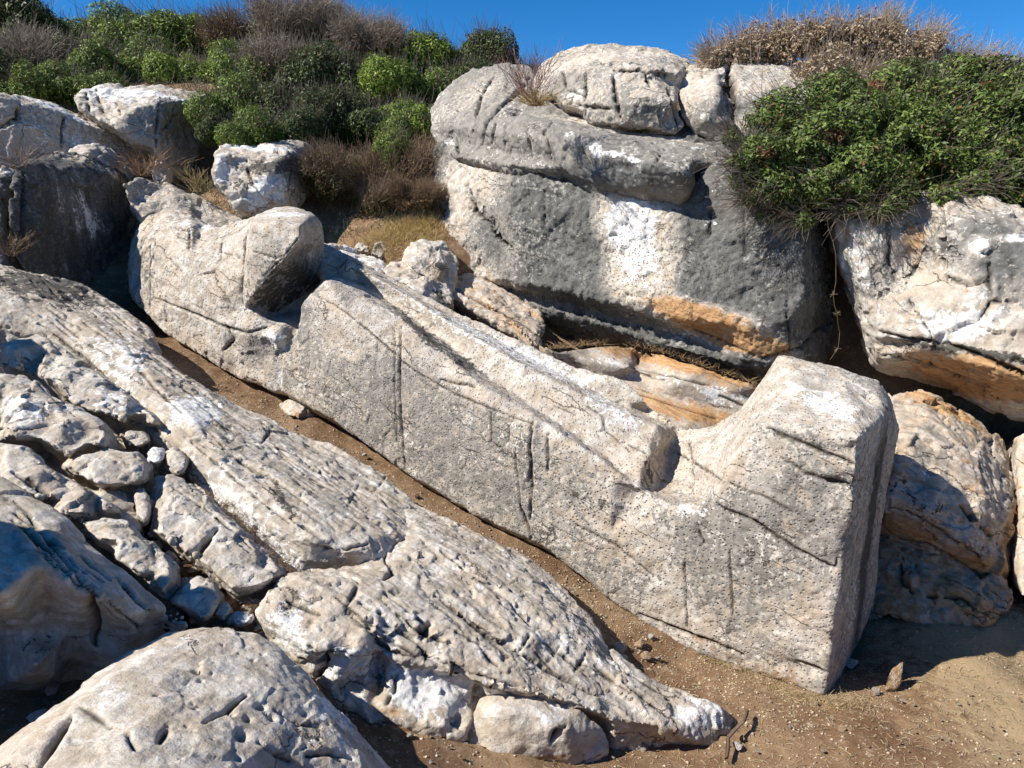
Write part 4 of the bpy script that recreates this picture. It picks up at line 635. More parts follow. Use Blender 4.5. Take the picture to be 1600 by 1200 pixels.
# ---------------------------------------------------------------- plants
def unit(n): v = rng.normal(size=(n, 3)); return v / np.linalg.norm(v, axis=1)[:, None]
def leaf_mesh(name, lumps, n, size, pal, gap=.0, inner=.62, brown=.03, stretch=2.0, drop=0, clumpf=3.0):
    """many separate leaf-sized faces spread through the lumps; pal = [dark, mid, light]"""
    L_ = np.array(lumps, float); ar = (L_[:, 3] * L_[:, 4] + L_[:, 4] * L_[:, 5] + L_[:, 3] * L_[:, 5]); k = rng.choice(len(L_), n, p=ar / ar.sum())
    d = unit(n); r = 1 - (1 - inner) * rng.random(n) ** 1.6
    C0 = L_[k, :3] + d * L_[k, 3:] * r[:, None]
    bump = fbm(C0 * clumpf, 3, .6); C0 = C0 + d * (bump * .42 * L_[k, 3:].mean(1))[:, None]
    keep = fbm(C0 * clumpf * 1.7 + 9, 2) > gap - .35
    C0, d, bump = C0[keep], d[keep], bump[keep]; n = len(C0)
    tone = fbm(C0 * clumpf * 1.3 + 5, 3, .6)
    up = d * .8 + np.array([0, 0, .6]) + unit(n) * .9; up /= np.linalg.norm(up, axis=1)[:, None]
    t = np.cross(up, unit(n)); t /= np.linalg.norm(t, axis=1)[:, None] + 1e-9; b = np.cross(up, t)
    s = size * (.6 + .8 * rng.random(n))[:, None]
    Q = np.stack([C0 - t * s * stretch * .5, C0 + b * s * .36 + up * s * .1, C0 + t * s * stretch * .5, C0 - b * s * .36 + up * s * .1], 1)
    V = Q.reshape(-1, 3); Fs = np.arange(n * 4).reshape(-1, 4)
    P_ = np.array(pal, float); f = np.clip(.5 + tone * .9 + rng.normal(size=n) * .28, 0, 1)[:, None] * 2
    c = np.where(f < 1, P_[0] * (1 - f) + P_[1] * f, P_[1] * (2 - f) + P_[2] * (f - 1))
    bm = rng.random(n) < brown * (1 + 4 * (fbm(C0 * 1.6 + 30, 2) > .28)); c[bm] = np.array([.17, .085, .035]) * (.6 + .8 * rng.random((bm.sum(), 1)))
    me = mesh_from(V, Fs, name); fattr(me, 'col', np.concatenate([np.repeat(c, 4, 0), np.ones((n * 4, 1))], 1)); return me
def sticks_mesh(name, P0, P1, r0, r1, col, bend=.12):
    """thin tapering three-sided twigs with a bend"""
    n = len(P0); P0 = np.array(P0, float); P1 = np.array(P1, float); ln = np.linalg.norm(P1 - P0, axis=1)[:, None]
    M = (P0 + P1) / 2 + unit(n) * ln * bend; d = (P1 - P0) / (ln + 1e-9)
    a = np.cross(d, unit(n)); a /= np.linalg.norm(a, axis=1)[:, None] + 1e-9; b = np.cross(d, a)
    rs = [np.broadcast_to(np.asarray(r0, float), (n,)), np.broadcast_to((np.asarray(r0, float) + np.asarray(r1, float)) / 2, (n,)), np.broadcast_to(np.asarray(r1, float), (n,))]
    rings = [C_[:, None] + rs[j][:, None, None] * np.stack([a * math.cos(q) + b * math.sin(q) for q in (0, 2.09, 4.19)], 1) for j, C_ in enumerate((P0, M, P1))]
    V = np.stack(rings, 1).reshape(-1, 3); base = np.arange(n)[:, None] * 9; Fs = []
    for j in (0, 1):
        for q in range(3):
            w_ = (q + 1) % 3; Fs.append(base + np.array([[j * 3 + q, j * 3 + w_, j * 3 + 3 + w_, j * 3 + 3 + q]]))
    me = mesh_from(V, np.concatenate(Fs), name); c = np.array(col) * (.6 + .8 * rng.random((n, 1)))
    fattr(me, 'col', np.concatenate([np.repeat(c, 9, 0), np.ones((n * 9, 1))], 1)); return me
def branch_sticks(lumps, n, root, ln=.35):
    L_ = np.array(lumps, float); k = rng.integers(0, len(L_), n); d = unit(n); d[:, 2] = np.abs(d[:, 2]) * .7 + d[:, 2] * .3
    P0 = L_[k, :3] + d * L_[k, 3:] * (.25 + .6 * rng.random(n))[:, None]
    out = P0 - np.array(root); out /= np.linalg.norm(out, axis=1)[:, None]; dr = out + unit(n) * .75 + np.array([0, 0, .25]); dr /= np.linalg.norm(dr, axis=1)[:, None]
    return P0, P0 + dr * (ln * (.4 + rng.random(n)))[:, None]
def main_branches(lumps, root):
    L_ = np.array(lumps, float); P0 = [], []; A_, B_ = [], []
    for l in L_:
        m = (np.array(root) + l[:3]) / 2 + unit(1)[0] * .1
        A_ += [root, m]; B_ += [m, l[:3]]
        for _ in range(4): e = l[:3] + unit(1)[0] * l[3:] * .8; A_.append(l[:3]); B_.append(e)
    return np.array(A_), np.array(B_)
GREEN = [(.04, .066, .013), (.12, .18, .028), (.26, .35, .06)]
BRIGHT = [(.05, .085, .012), (.17, .25, .03), (.33, .43, .07)]
DARKG = [(.024, .038, .013), (.065, .092, .026), (.13, .17, .05)]
OLIVE = [(.045, .042, .018), (.10, .10, .035), (.19, .18, .07)]
GREYT = (.235, .19, .145); BROWN = [(.07, .05, .02), (.17, .11, .045), (.27, .20, .09)]
def lumps_unit(n, sx=1.0, sz=.62, r=.5, seed=0):
    R_ = np.random.default_rng(seed); o = []
    for i in range(n):
        a = R_.uniform(0, 6.283); q = R_.uniform(0, .62) ** .7
        o.append((math.cos(a) * q * sx, math.sin(a) * q, sz * .55 + R_.uniform(-.12, .3) * (1 - q), r * R_.uniform(.6, 1.05), r * R_.uniform(.6, 1.05), r * R_.uniform(.5, .85)))
    return o
def shrub_proto(kind, seed):
    lp = lumps_unit(7, seed=seed); rt = (0, 0, -.15); parts = []
    if kind in ('green', 'bright', 'dark'):
        pal = dict(green=GREEN, bright=BRIGHT, dark=DARKG)[kind]
        parts.append(('foliage', leaf_mesh('foliage', lp, 26000, .029, pal, gap=.05, brown=.02), LEAF))
        a, b = main_branches(lp, rt); p, q = branch_sticks(lp, 450, rt); parts.append(('branch', sticks_mesh('branch', np.concatenate([a, p]), np.concatenate([b, q]), np.r_[np.full(len(a), .014), np.full(len(p), .004)], .002, (.14, .11, .085)), TWIG))
    elif kind == 'olive':
        parts.append(('foliage', leaf_mesh('foliage', lp, 17000, .022, OLIVE, gap=.2, brown=.25), LEAF))
        a, b = main_branches(lp, rt); p, q = branch_sticks(lp, 1800, rt); parts.append(('branch', sticks_mesh('branch', np.concatenate([a, p]), np.concatenate([b, q]), np.r_[np.full(len(a), .014), np.full(len(p), .004)], .002, (.19, .13, .09)), TWIG))
    elif kind in ('twig', 'rust'):
        c = GREYT if kind == 'twig' else (.19, .125, .075)
        if kind == 'twig': parts.append(('foliage', leaf_mesh('foliage', lp, 13000, .021, DARKG, gap=.25, brown=.35), LEAF))
        else: parts.append(('foliage', leaf_mesh('foliage', lp, 11000, .02, BROWN, gap=.2, brown=.1), LEAF))
        a, b = main_branches(lp, rt); p, q = branch_sticks(lp, 4200, rt, .30); p2 = q; q2 = q + unit(len(q)) * .13 + (q - p) * .35
        parts.append(('branch', sticks_mesh('branch', np.concatenate([a, p, p2]), np.concatenate([b, q, q2]), np.r_[np.full(len(a), .014), np.full(len(p), .0055), np.full(len(p), .0035)], .0018, c), TWIG))
    return parts
PROTO = {}
def shrub(kind, px, py, d, rx, label, cat='shrub', group=None, var=0, zs=1.0, rot=None):
    key = (kind, var); P = CAM + d * ray(px, py); r = rx * d / F
    if key not in PROTO: PROTO[key] = [(n_, me, m) for n_, me, m in shrub_proto(kind, 11 + var * 7 + len(PROTO))]
    nm = dict(green='evergreen_shrub', bright='evergreen_shrub', dark='evergreen_shrub', olive='dry_shrub', twig='thorny_shrub', rust='dry_shrub')[kind]
    root = empty(nm, (P[0], P[1], P[2] - .45 * r * zs)); root.scale = (r, r, r * zs); root.rotation_euler = (0, 0, rng.uniform(0, 6.28) if rot is None else rot)
    for n_, me, m in PROTO[key]:
        o = bpy.data.objects.new(n_, me); COL.objects.link(o); o.parent = root
        if not me.materials: me.materials.append(m)
    return tag(root, label, cat, group or 'shrubs on the hillside')
HS = [  # back row
 ('dark',20,50,22,85,'dark shrub hump on the far left skyline'),('green',120,62,23,70,'thin green shrub just right of the dark skyline hump'),('green',185,68,22,60,'flat-topped green shrub on the skyline, second from the dark hump'),
 ('green',255,66,21.5,62,'green skyline shrub above the craggy white-topped boulder'),('bright',325,62,21.5,60,'bright green skyline shrub left of the tangled grey thorn shrubs'),('olive',392,62,21,55,'grey-green tangled olive shrub at the left end of the bare skyline thorns'),
 ('twig',445,50,20,55,'bare purple-grey thorn shrub, tallest on the skyline'),('twig',505,58,20,58,'bare purple-grey thorn shrub next right of the tallest thorn'),('twig',562,80,20,52,'grey thorn shrub where the thorns meet the green skyline shrubs'),
 ('bright',625,98,21,60,'bright green skyline shrub right of the grey thorns'),('bright',690,98,21,60,'yellow-green skyline shrub halfway between the thorns and the rock wall'),('dark',752,92,21,55,'dark round shrub on the skyline, nearest to the rock wall'),('olive',812,112,21,45,'small dull shrub on the skyline touching the rock wall'),
 # middle
 ('twig',48,108,18,60,'pale greyish twiggy shrub below the dark skyline hump'),('dark',120,118,18,65,'dark green shrub behind the long blue-grey rock'),('green',185,115,18,60,'mid green shrub above the top of the craggy boulder'),('green',240,108,18.5,50,'green shrub in the middle of the left hillside'),
 ('bright',300,112,17.5,58,'bright green rounded shrub above the right end of the craggy boulder'),('green',368,110,18,55,'green shrub beside the bright green rounded shrub'),('twig',425,118,17.5,60,'brownish leafless thorn shrub in the middle of the hillside'),('dark',490,125,17.5,62,'dark dense shrub below the tallest skyline thorn'),
 ('dark',552,130,17.5,58,'dark thorn-edged evergreen shrub in the middle of the hillside'),('bright',612,135,17.5,60,'bright green shrub in the middle of the green hillside patch'),('green',672,140,17.5,58,'mid green shrub near the left edge of the rock wall'),('dark',735,135,17.8,52,'dull grey-green shrub partly behind the rock wall hump'),
 # front
 ('dark',20,135,16.5,65,'dark shrub behind the rock at the far left edge'),('green',88,145,16.2,55,'green shrub directly above the long blue-grey rock'),('green',150,140,16.5,45,'low green shrub above the left corner of the craggy boulder'),('green',372,168,15,55,'green shrub touching the right side of the craggy boulder'),
 ('dark',435,178,14.8,58,'large dark dense shrub above the square streaked boulder'),('dark',500,188,15,58,'dark dense thorn shrub at the centre of the lower slope'),('dark',555,190,15.2,55,'dark evergreen shrub low on the slope left of the bright green one'),
 ('bright',612,192,15,60,'bright green shrub low on the slope near the rock wall'),('green',650,205,14.6,45,'green shrub squeezed against the left side of the rock wall'),('green',395,208,13.2,42,'small green shrub growing over the square streaked boulder'),('dark',470,205,14,45,'dark green shrub behind the right corner of the square boulder'),
 ('olive',540,265,13.2,58,'olive and brown dry shrub above the brown earth bank'),('green',600,232,13.6,40,'small green shrub just above the dry russet one'),('rust',615,275,13.2,55,'russet brown dry shrub beside the rock wall'),('olive',500,290,13.0,40,'dull olive dry shrub right of the square boulder above the bank'),('olive',575,305,12.9,42,'low dry shrub hanging over the brown earth bank'),('rust',650,305,12.8,32,'small rust coloured dry shrub at the foot of the rock wall corner'),('dark',340,200,14.2,32,'small dark shrub between the craggy and the square boulders')]
for i, (kd, px, py, d, rx, lb) in enumerate(HS):
    shrub(kd, px, py, d, rx * 1.45, lb, var=i % 2 if kd in ('green', 'bright', 'twig') else 0, zs=rng.uniform(1.0, 1.35))
# ground cover
def on_ground(P, dz=0): P = np.array(P, float); P[:, 2] = gz(P[:, 0], P[:, 1]) + dz; return P
def relief(P): P[:, 2] += fbm(P * 1.3, 3) * .06 + fbm(P * 6, 4, .6) * .035; return P
n = 45000; Q = np.stack([rng.uniform(-16, 9, n), rng.uniform(12.6, 27, n), np.zeros(n)], 1); Q = on_ground(Q, .02)
dr = unit(n); dr[:, 2] = np.abs(dr[:, 2]) + .3
me = sticks_mesh('hill_scrub', Q, Q + dr * (.08 + .18 * rng.random((n, 1))), .006, .003, (.10, .085, .045)); tag(link(me, 'hill_scrub', TWIG), 'low dry scrub and twigs covering the soil between the shrubs', 'scrub', kind='stuff')

# big evergreen bush over the right-hand rocks
def DL(L): 
    o = []
    for px, py, d, r in L: P = CAM + d * ray(px, py); rr = r * d / F; o.append((P[0], P[1], P[2], rr * 1.05, rr, rr * .85))
    return o
bl = DL([(1215,185,9.6,50),(1190,245,9.2,42),(1170,280,9.1,26),(1262,230,9.3,65),(1300,160,9.7,55),(1345,200,9.4,70),(1290,290,9.0,45),(1350,270,9.0,62),(1400,150,9.8,60),(1420,220,9.2,70),(1440,175,9.5,60),(1485,140,9.8,60),(1480,240,9.0,60),(1530,190,9.3,65),(1560,135,9.7,55),(1560,260,8.8,60),(1610,190,9.1,70),
        (1620,280,8.6,55),(1670,150,9.2,80),(1680,260,8.6,80),(1205,330,9.1,22),(1240,320,9.1,25),(1400,305,8.8,30),(1320,325,8.95,20),(1530,290,8.7,30),(1150,215,9.4,22),(1160,258,9.1,26),(1212,296,9.0,36),(1255,345,8.95,20),(1170,310,9.0,16),(1375,330,8.8,22),(1480,305,8.75,26),(1620,135,9.5,50)])
org = (5.2, 8.8, 5.0); bush = tag(empty('evergreen_bush', org), 'large glossy green bush with brown patches hanging over the rocks at right', 'bush')
link(leaf_mesh('foliage', bl, 150000, .034, [(.035, .058, .014), (.105, .155, .030), (.23, .30, .075)], gap=.2, inner=.4, brown=.03, clumpf=2.0), 'foliage', LEAF, bush)
bp_ = DL([(1300,215,9.05,20),(1195,240,8.95,15),(1370,140,9.6,18),(1540,140,9.4,15)]); link(leaf_mesh('dead_leaves', bp_, 2600, .03, [(.10,.045,.02),(.20,.10,.045),(.28,.15,.07)], gap=.1), 'dead_leaves', LEAF, bush)
rt = tuple(CAM + 9.8 * ray(1400, 260)); a, b = main_branches(bl, rt); p, q = branch_sticks(bl, 3200, rt, .4)
link(sticks_mesh('branch', np.concatenate([a, p]), np.concatenate([b, q]), np.r_[np.full(len(a), .016), np.full(len(p), .004)], .002, (.15, .12, .095)), 'branch', TWIG, bush)
# dry bush with seed heads behind it
dl = DL([(1115,98,11.2,25),(1150,90,11.4,35),(1195,76,11.5,42),(1240,72,11.4,46),(1295,66,11.3,44),(1350,70,11.2,48),(1385,50,11.3,26),(1445,72,11.2,24),(1290,125,10.8,50),(1395,85,11.2,50),(1440,95,11.1,42),(1350,140,10.6,45),(1490,110,11,32),(1535,110,11,28),(1590,118,10.9,25)])
dry = tag(empty('dry_bush', (4.5, 11.0, 5.4)), 'pale brown dried-out bush with seed heads on the skyline behind the green bush', 'bush')
link(leaf_mesh('dry_leaves', dl, 60000, .030, [(.20, .145, .085), (.42, .32, .20), (.62, .50, .34)], gap=.22, inner=.3, brown=.12, clumpf=3), 'dry_leaves', LEAF, dry)
rt = tuple(CAM + 11.4 * ray(1320, 190)); a, b = main_branches(dl, rt); p, q = branch_sticks(dl, 3800, rt, .35)
link(sticks_mesh('branch', np.concatenate([a, p]), np.concatenate([b, q]), np.r_[np.full(len(a), .014), np.full(len(p), .004)], .002, (.36, .28, .20)), 'branch', TWIG, dry)
ST0, ST1 = [], []
for px, py in [(1095,72),(1102,66),(1110,75),(1128,60),(1140,52),(1180,34),(1172,44),(1196,40),(1222,25),(1215,32),(1240,30),(1252,24),(1262,28),(1290,22),(1273,18),(1300,30),(1318,30),(1341,12),(1344,20),(1368,12),(1384,5),(1387,16),(1395,25),(1417,30),(1400,38),(1448,46),(1458,50),(1480,52),(1488,55),(1502,58),(1515,56),(1518,66),(1535,80),(1582,95),(1576,100),(1592,102),(1560,96),(1330,24),(1355,30),(1432,40),(1205,36),(1160,50),(1150,56)]:
    d = 11.2 + rng.uniform(-.4, .4); ST1.append(CAM + d * ray(px, py)); ST0.append(CAM + d * ray(px + rng.uniform(-12, 12), py + rng.uniform(45, 80)))
q0 = np.array(dl)[rng.integers(0, len(dl), 420)]; w0 = q0[:, :3] + unit(420) * q0[:, 3:] * .6; wd_ = unit(420) * .25; wd_[:, 2] = np.abs(wd_[:, 2]) + .28
link(sticks_mesh('wispy_stem', np.concatenate([w0, w0 + wd_ * .6]), np.concatenate([w0 + wd_, w0 + wd_ * .9 + unit(420) * .12]), .0035, .0015, (.30, .23, .19), .1), 'wispy_stem', TWIG, dry)
sv = [np.array(v) for v in ((1, 0, 0), (0, 1, 0), (-1, 0, 0), (0, -1, 0), (0, 0, 1), (0, 0, -1))]
for P0_, P in zip(ST0, ST1):
    st = link(sticks_mesh('stalk', [P0_], [P], .004, .0025, (.26, .19, .17), .03), 'stalk', TWIG, dry)
    c = P - np.array(dry.location); r = .024
    me = mesh_from([c + r * v for v in sv], [(0, 1, 4), (1, 2, 4), (2, 3, 4), (3, 0, 4), (1, 0, 5), (2, 1, 5), (3, 2, 5), (0, 3, 5)], 'seed_head'); fattr(me, 'col', np.tile((.20, .11, .10, 1), (6, 1)))
    me.materials.append(TWIG); o = bpy.data.objects.new('seed_head', me); COL.objects.link(o); o.parent = st

def dry_twigs(name, px, py, d, wpx, hpx, n, label, col, lean=0, leafn=0, cat='dry plant'):
    P = CAM + d * ray(px, py); w_, h_ = wpx * d / F, hpx * d / F
    a = np.tile(P, (n, 1)) + rng.normal(size=(n, 3)) * [w_ * .12, w_ * .12, 0]; dr = rng.normal(size=(n, 3)) * [w_ * .5, w_ * .4, 0] + [lean * w_, 0, 0]; dr[:, 2] = h_ * rng.uniform(.45, 1, n)
    b = a + dr; m = rng.integers(0, n, n * 2); t = rng.uniform(.4, .95, n * 2)[:, None]; c0 = a[m] + (b - a)[m] * t; c1 = c0 + (b - a)[m] * .25 + unit(n * 2) * h_ * .16
    o = link(sticks_mesh(name, np.concatenate([a, c0]), np.concatenate([b, c1]), .0045, .002, col, .08), name, TWIG, None, tuple(P)); return tag(o, label, cat)
dry_twigs('dry_twigs', 828, 158, 9.9, 55, 75, 60, 'reddish leafless twigs rising from the cleft left of the domed boulder', (.24, .13, .10))
dry_twigs('dry_twigs', 30, 262, 10.2, 70, 40, 40, 'bare grey twigs on top of the weathered block at the left edge', (.16, .12, .10))
dry_twigs('dry_twigs', 225, 275, 12.9, 60, 40, 70, 'rusty dry tuft on the slope beside the small tan upright stone', (.20, .11, .055))
dry_twigs('dry_twigs', 315, 300, 12.4, 60, 40, 60, 'yellowish dry tuft below the craggy boulder', (.24, .18, .08))
dry_twigs('dry_twigs', 20, 400, 9.9, 40, 40, 50, 'brown dry tuft against the face of the left edge block', (.16, .10, .05))
dry_twigs('dry_twigs', 838, 165, 9.6, 45, 22, 120, 'tan grass tuft in the cleft under the reddish twigs', (.36, .26, .13))
dry_twigs('dry_twigs', 1250, 330, 9.2, 60, 45, 40, 'dark bare twigs hanging below the left end of the green bush', (.10, .08, .065))
dry_twigs('dry_twigs', 1165, 235, 9.4, 60, 45, 40, 'fine bare twigs at the left tip of the green bush', (.16, .14, .11))

# dry grass: blades nobody could count
def blades(name, pts, h, label, col, spread=.5, w=.0035):
    pts = np.array(pts); n = len(pts); dr = rng.normal(size=(n, 3)) * [spread, spread, 0] * h; dr[:, 2] = h * rng.uniform(.25, 1, n)
    tag(link(sticks_mesh(name, pts, pts + dr, w, w * .3, col, .15), name, TWIG), label, 'dry grass', kind='stuff')
def gpts(L, n):
    o = []
    for px, py, d, w_, dep in L:
        P = CAM + d * ray(px, py); q = np.tile(P, (n, 1)) + rng.normal(size=(n, 3)) * [w_, dep, 0]; o.append(on_ground(q, 0))
    return np.concatenate(o)
blades('yellow_grass', gpts([(600,388,11.9,.35,.3),(640,368,12.2,.3,.25),(650,350,12.5,.25,.25),(560,385,12.0,.2,.15)], 1100), .13, 'yellow dry grass on the bank between chest and rock wall', (.46, .33, .13))
def rim(L, n, dz=0):
    P = np.array([q[2] for q in B(L)]); s = rng.uniform(0, len(P) - 1.001, n); i = s.astype(int); f = (s - i)[:, None]
    return P[i] * (1 - f) + P[i + 1] * f + rng.normal(size=(n, 3)) * [.05, .05, .01] + [0, 0, dz]
blades('straw', np.concatenate([rim([(860,545,1.08),(900,540,1.12),(940,538,1.2)], 160, .0), rim([(985,538,1.25),(1050,555,1.3),(1120,580,1.36),(1190,604,1.4)], 200, .0)]), .09, 'brown straw along the upper edge of the ledge behind the statue', (.28, .18, .09), .8)
blades('crevice_grass', np.concatenate([rim([(300,765,.2),(345,790,.22),(380,825,.2),(420,865,.15),(455,895,.12)], 600, -.02), rim([(330,975,0),(345,985,0),(390,990,0)], 350), rim([(400,950,.1),(430,935,.06),(455,905,.1)], 200), rim([(295,895,0),(320,885,.02)], 120)]), .05, 'brown dead needles and grass in the crevices between the foreground slabs', (.26, .16, .08), .9, .0025)
P = []
for px, py in [(1090,1010),(1110,1018),(1135,1030),(1160,1040),(1190,1060),(1220,1075),(1250,1085),(1280,1092),(1310,1095),(1340,1095),(1370,1092)]: P.append(Z([(px, py + 4, .0)])[0][2])
P = np.array(P); s = rng.uniform(0, len(P) - 1.001, 900); i = s.astype(int); f = (s - i)[:, None]; q = relief(on_ground(P[i] * (1 - f) + P[i + 1] * f + rng.normal(size=(900, 3)) * [.06, .05, 0]))
blades('foot_grass', q, .06, 'thin dry grass along the base of the statue\'s feet', (.42, .32, .17), .8, .002)
n = 5200; q = relief(on_ground(np.stack([rng.uniform(.2, 6.5, n), rng.uniform(4.0, 7.6, n), np.zeros(n)], 1), .01)); dr = unit(n) * [.06, .06, .006]
tag(link(sticks_mesh('straw_litter', q, q + dr, .0022, .0015, (.42, .34, .20)), 'straw_litter', TWIG), 'loose straw littered over the dirt by the feet', 'straw', kind='stuff')

# vine and dead stick
def tube(name, pts, r, col, label, cat, bumps=()):
    pts = [np.array(p_[2]) for p_ in pts]; a, b = [], []
    for i in range(len(pts) - 1): a.append(pts[i]); b.append(pts[i + 1])
    for c_, k_ in bumps:
        for _ in range(k_): a.append(pts[c_]); b.append(pts[c_] + unit(1)[0] * .05)
    return tag(link(sticks_mesh(name, a, b, r, r * .8, col, .06), name, TWIG, None, tuple(pts[-1])), label, cat)
tube('hanging_vine', D([(1292,335,8.9),(1302,380,8.8),(1306,420,8.75),(1302,460,8.75),(1308,490,8.75),(1312,520,8.75),(1309,545,8.75),(1297,562,8.75)]), .0028, (.22, .16, .10), 'thin dry vine hanging in the dark gap between the two cliff rocks', 'vine', [(3, 10), (4, 14), (6, 10)])
tube('dead_stick', Z([(1167,1110,.10),(1162,1128,.12),(1150,1140,.09),(1138,1153,.09),(1135,1185,.07)]), .02, (.13, .085, .055), 'crooked dark dead stick lying on the dirt near the slab tip', 'stick')

# loose stones
PEB = []
import bmesh
for k in range(4):
    bm = bmesh.new(); bmesh.ops.create_icosphere(bm, subdivisions=4, radius=1); me = bpy.data.meshes.new('stone'); bm.to_mesh(me); bm.free()
    V = verts(me); V = V * [1, rng.uniform(.7, .9), rng.uniform(.5, .7)]; nn = V / np.linalg.norm(V, axis=1)[:, None]
    for _ in range(9):
        pn = unit(1)[0]; dd = V @ pn; lim = rng.uniform(.45, .75) * np.abs(dd).max(); V -= np.maximum(dd - lim, 0)[:, None] * pn * .9
    V += nn * (fbm(V * 2 + k * 9, 4) * .12)[:, None]; setv(me, V)
    A = np.zeros((len(V), 8), np.float32); A[:, 0] = -1.0; A[:, 2] = [.75, .25, .35, .1][k]; A[:, 3] = [0, .2, .1, .5][k]; fattr(me, 's1', A[:, :4]); fattr(me, 's2', A[:, 4:]); shade(me); me.materials.append(ROCK); PEB.append(me)
def ghit(px, py):
    r = ray(px, py); t = 3.0
    for _ in range(400):
        P = CAM + t * r
        if P[2] <= gz(P[0], P[1]) + .03: return P
        t += .02
    return P
def stone(px, py, rpx, label, k, group=None, lift=.3, sc=(1, 1, 1), rot=None):
    P = ghit(px, py); r = rpx * ((P - CAM) @ FW) / F
    o = bpy.data.objects.new('loose_stone', PEB[k]); COL.objects.link(o); o.location = (P[0], P[1], P[2] + r * lift); o.scale = (r * sc[0], r * sc[1], r * sc[2]); o.rotation_euler = rot or (0, 0, rng.uniform(0, 6.28))
    return tag(o, label, 'stone', group)
g = 'stones in the pile by the slab'
for px, py, r, k, lb in [(968,1014,17,1,'rounded grey-tan stone, largest of the little pile beside the slab'),(1001,1010,14,0,'pinkish flat stone at the upper right of the little pile'),(975,1032,13,3,'pale stone in the front of the little pile'),(1010,1026,11,0,'reddish stone at the right of the little pile'),(986,1046,11,1,'small stone at the bottom of the little pile'),(1018,996,8,3,'small white stone just above the little pile'),(1028,1030,7,2,'small dark stone at the far right of the little pile')]:
    stone(px, py, r, lb, k, g)
stone(1016,1077,15,'reddish flat stone alone on the dirt between the pile and the dead stick',0); stone(1152,1047,11,'small pinkish stone near the base of the statue\'s side',0)
stone(1396,1070,23,'upright pointed reddish stone at the edge of the feet\'s shadow',0,lift=.7,sc=(.8,.8,1.9),rot=(.2,.5,.6)); stone(1368,1082,9,'small stone touching the upright pointed reddish stone',2)
stone(1152,1168,11,'whitish stone beside the lower end of the dead stick',3); stone(1160,1155,8,'tan stone between the dead stick and the whitish stone',0); stone(1316,1140,9,'tan pebble alone in front of the statue\'s feet',0)
stone(1005,1170,9,'small pale stone in front of the slab tip',1); stone(570,712,6,'small bright white scrap-like stone in the earth trench',3); stone(712,1130,12,'tan stone under the broken slab face',0); stone(735,1148,9,'small dark stone next to the tan one under the broken slab face',2)
stone(640,1150,8,'small pale stone on the dirt below the broken slab',1); stone(1330,1040,16,'pale flat stone in the deep shadow behind the feet',3); stone(1400,960,16,'grey stone in shadow at the foot of the reddish bank',1)
stone(860,1010,9,'small tan stone where the slab dips to the trench',0); stone(60,1125,22,'pale stone lying in the dark hollow at lower left',3); stone(80,1080,15,'smaller stone in the dark hollow at lower left',1); stone(650,775,7,'pinkish pebble lying in the middle of the trench',0)
for _ in range(60):
    px, py = rng.uniform(1150, 1595), rng.uniform(1085, 1195)
    stone(px, py, rng.uniform(1.2, 4), 'tiny pale pebble strewn over the open dirt in front of the feet', int(rng.integers(0, 4)), 'pebbles strewn on the open dirt')
for _ in range(45):
    t = rng.uniform(0, 1); px = 270 + t * 720 + rng.normal() * 8; py = 560 + t * 430 + rng.normal() * 10
    stone(px, py, rng.uniform(1.5, 4), 'tiny pebble on the earth of the trench beside the statue', int(rng.integers(0, 4)), 'pebbles in the trench')
for _ in range(30):
    stone(rng.uniform(560, 960), rng.uniform(1130, 1195), rng.uniform(1.5, 4.5), 'tiny pebble on the dirt below the broken slab face', int(rng.integers(0, 4)), 'pebbles below the slab')

# ---------------------------------------------------------------- what stands to the left of the picture and shades the foreground
def blob_rock(P, rad, seed, label):
    bm = bmesh.new(); bmesh.ops.create_icosphere(bm, subdivisions=6, radius=1); me = bpy.data.meshes.new('boulder'); bm.to_mesh(me); bm.free()
    V = verts(me); nn = V.copy(); R_ = np.random.default_rng(seed)
    for _ in range(10):
        pn = R_.normal(size=3); pn /= np.linalg.norm(pn); dd = V @ pn; lim = R_.uniform(.6, .9) * dd.max(); V = V - np.maximum(dd - lim, 0)[:, None] * pn
    V = V * np.array(rad); V += nn * (fbm(V * .9 + seed, 4) * .18)[:, None] + nn * (chips(V * 2) * .1)[:, None]; setv(me, V)
    A = np.zeros((len(V), 8), np.float32); A[:, 0] = .2; fattr(me, 's1', A[:, :4]); fattr(me, 's2', A[:, 4:]); shade(me); me.materials.append(ROCK)
    o = bpy.data.objects.new('boulder', me); COL.objects.link(o); o.location = P; tag(o, label, 'boulder')
LV = np.array(Ldir); pa = np.array([-SUN_H[1], SUN_H[0], 0]); qb = np.cross(LV, pa); qb = qb if qb[2] > 0 else -qb
def sunp(a, b, k): return tuple(a * pa + b * qb + k * LV)
blob_rock(sunp(-5.0, -.45, 4.6), (1.0, 1.0, 1.25), 3, 'tall grey boulder beyond the left edge that shades the foreground rocks')
blob_rock(sunp(-8.9, -.75, 5.2), (.9, .9, 1.0), 5, 'grey boulder beyond the left edge that shades the upper end of the long slab')

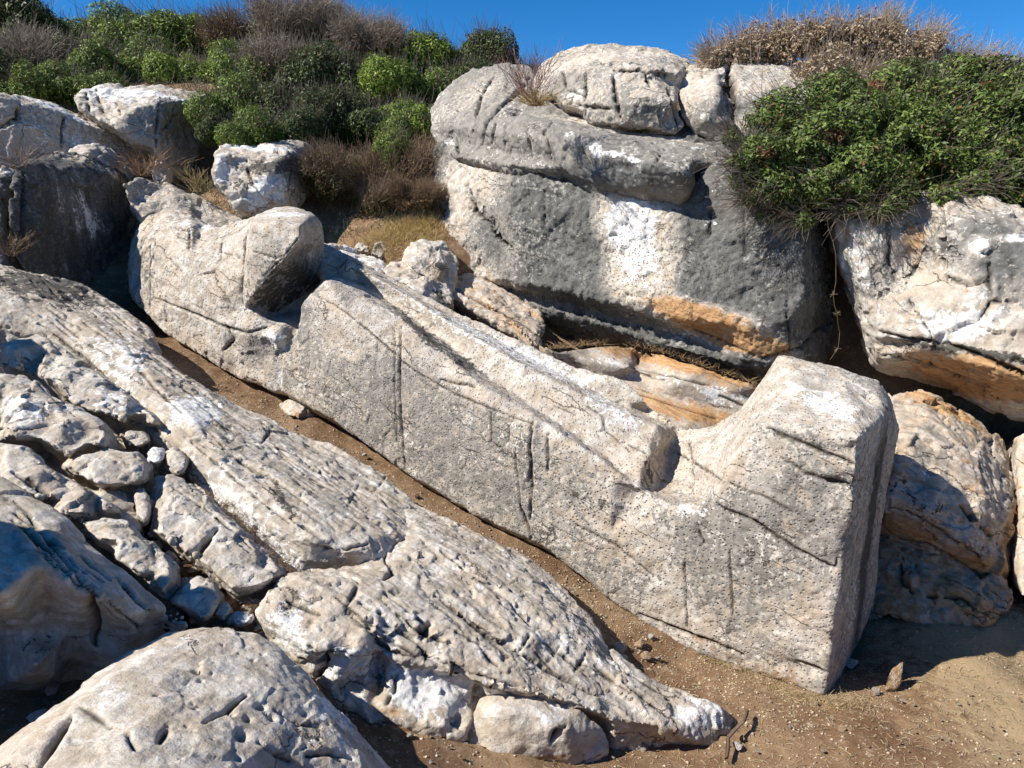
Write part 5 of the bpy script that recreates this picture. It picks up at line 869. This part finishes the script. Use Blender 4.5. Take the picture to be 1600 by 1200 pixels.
# rubble in the gaps between the foreground slabs, gravel on the soil
def on_bed(px, py, h): return B([(px, py, h)])[0][2]
for px, py, r, k in [(150,812,9,0),(172,820,7,2),(196,842,8,1),(236,835,8,3),(244,852,9,0),(262,900,10,1),(280,945,9,3),(300,968,8,0),(316,985,7,1),(338,982,8,3),(232,745,8,2),(244,738,9,3),(262,748,8,0),(188,706,8,1),(180,690,6,3),(246,700,6,0),(228,730,6,1),(92,716,8,2),(84,738,9,0),(70,712,7,1),(120,700,6,3),(226,862,7,2),(300,890,8,1),(310,940,7,0),(288,880,6,3),(360,985,6,0),(404,980,8,3),(410,962,6,1),(230,818,6,0),(205,690,5,2),(255,728,5,3),(150,690,5,0),(372,972,5,1),(424,950,6,0)]:
    P = on_bed(px, py, .04); rr = r * 1.25 * ((P - CAM) @ FW) / F
    o = bpy.data.objects.new('loose_stone', PEB[k]); COL.objects.link(o); o.location = P; o.scale = (rr, rr * rng.uniform(.7, 1), rr * rng.uniform(.7, 1.1)); o.rotation_euler = tuple(rng.uniform(-1, 1, 3) * [.5, .5, 3])
    tag(o, 'small broken stone jammed in the gaps between the left foreground slabs', 'stone', 'rubble in the gaps between the slabs')
n = 9000; px_ = rng.random(n); q = np.stack([rng.uniform(-2.0, 6.5, n), rng.uniform(3.9, 7.5, n), np.zeros(n)], 1)
m = 7000; tt = rng.uniform(0, 9.5, m); oo = rng.normal(-.35, .28, m); tr_ = A0[None] + tt[:, None] * AX + oo[:, None] * NN; q = np.concatenate([q, np.column_stack([tr_, np.zeros(m)])])
q = on_ground(q, .0); n = len(q); sz = (.003 + .011 * rng.random(n) ** 4)[:, None, None]
oct_ = np.array([(1, 0, 0), (0, 1, 0), (-1, 0, 0), (0, -1, 0), (0, 0, .7), (0, 0, -.7)]); Vg = q[:, None] + (oct_[None] * rng.uniform(.6, 1.3, (n, 6, 1))) * sz * 1.3
Vg[:, :, 2] += (fbm(q * 1.3, 3) * .06 + fbm(q * 6, 4, .6) * .035)[:, None] + .002
Fg = (np.arange(n)[:, None, None] * 6 + np.array([(0, 1, 4), (1, 2, 4), (2, 3, 4), (3, 0, 4), (1, 0, 5), (2, 1, 5), (3, 2, 5), (0, 3, 5)])[None]).reshape(-1, 3)
me = mesh_from(Vg.reshape(-1, 3), Fg, 'gravel'); cg = np.array([.38, .30, .21]) * (.5 + .9 * rng.random((n, 1))); fattr(me, 'col', np.concatenate([np.repeat(cg, 6, 0), np.ones((n * 6, 1))], 1))
tag(link(me, 'gravel', TWIG), 'fine gravel and marble chips on the bare soil', 'gravel', kind='stuff')
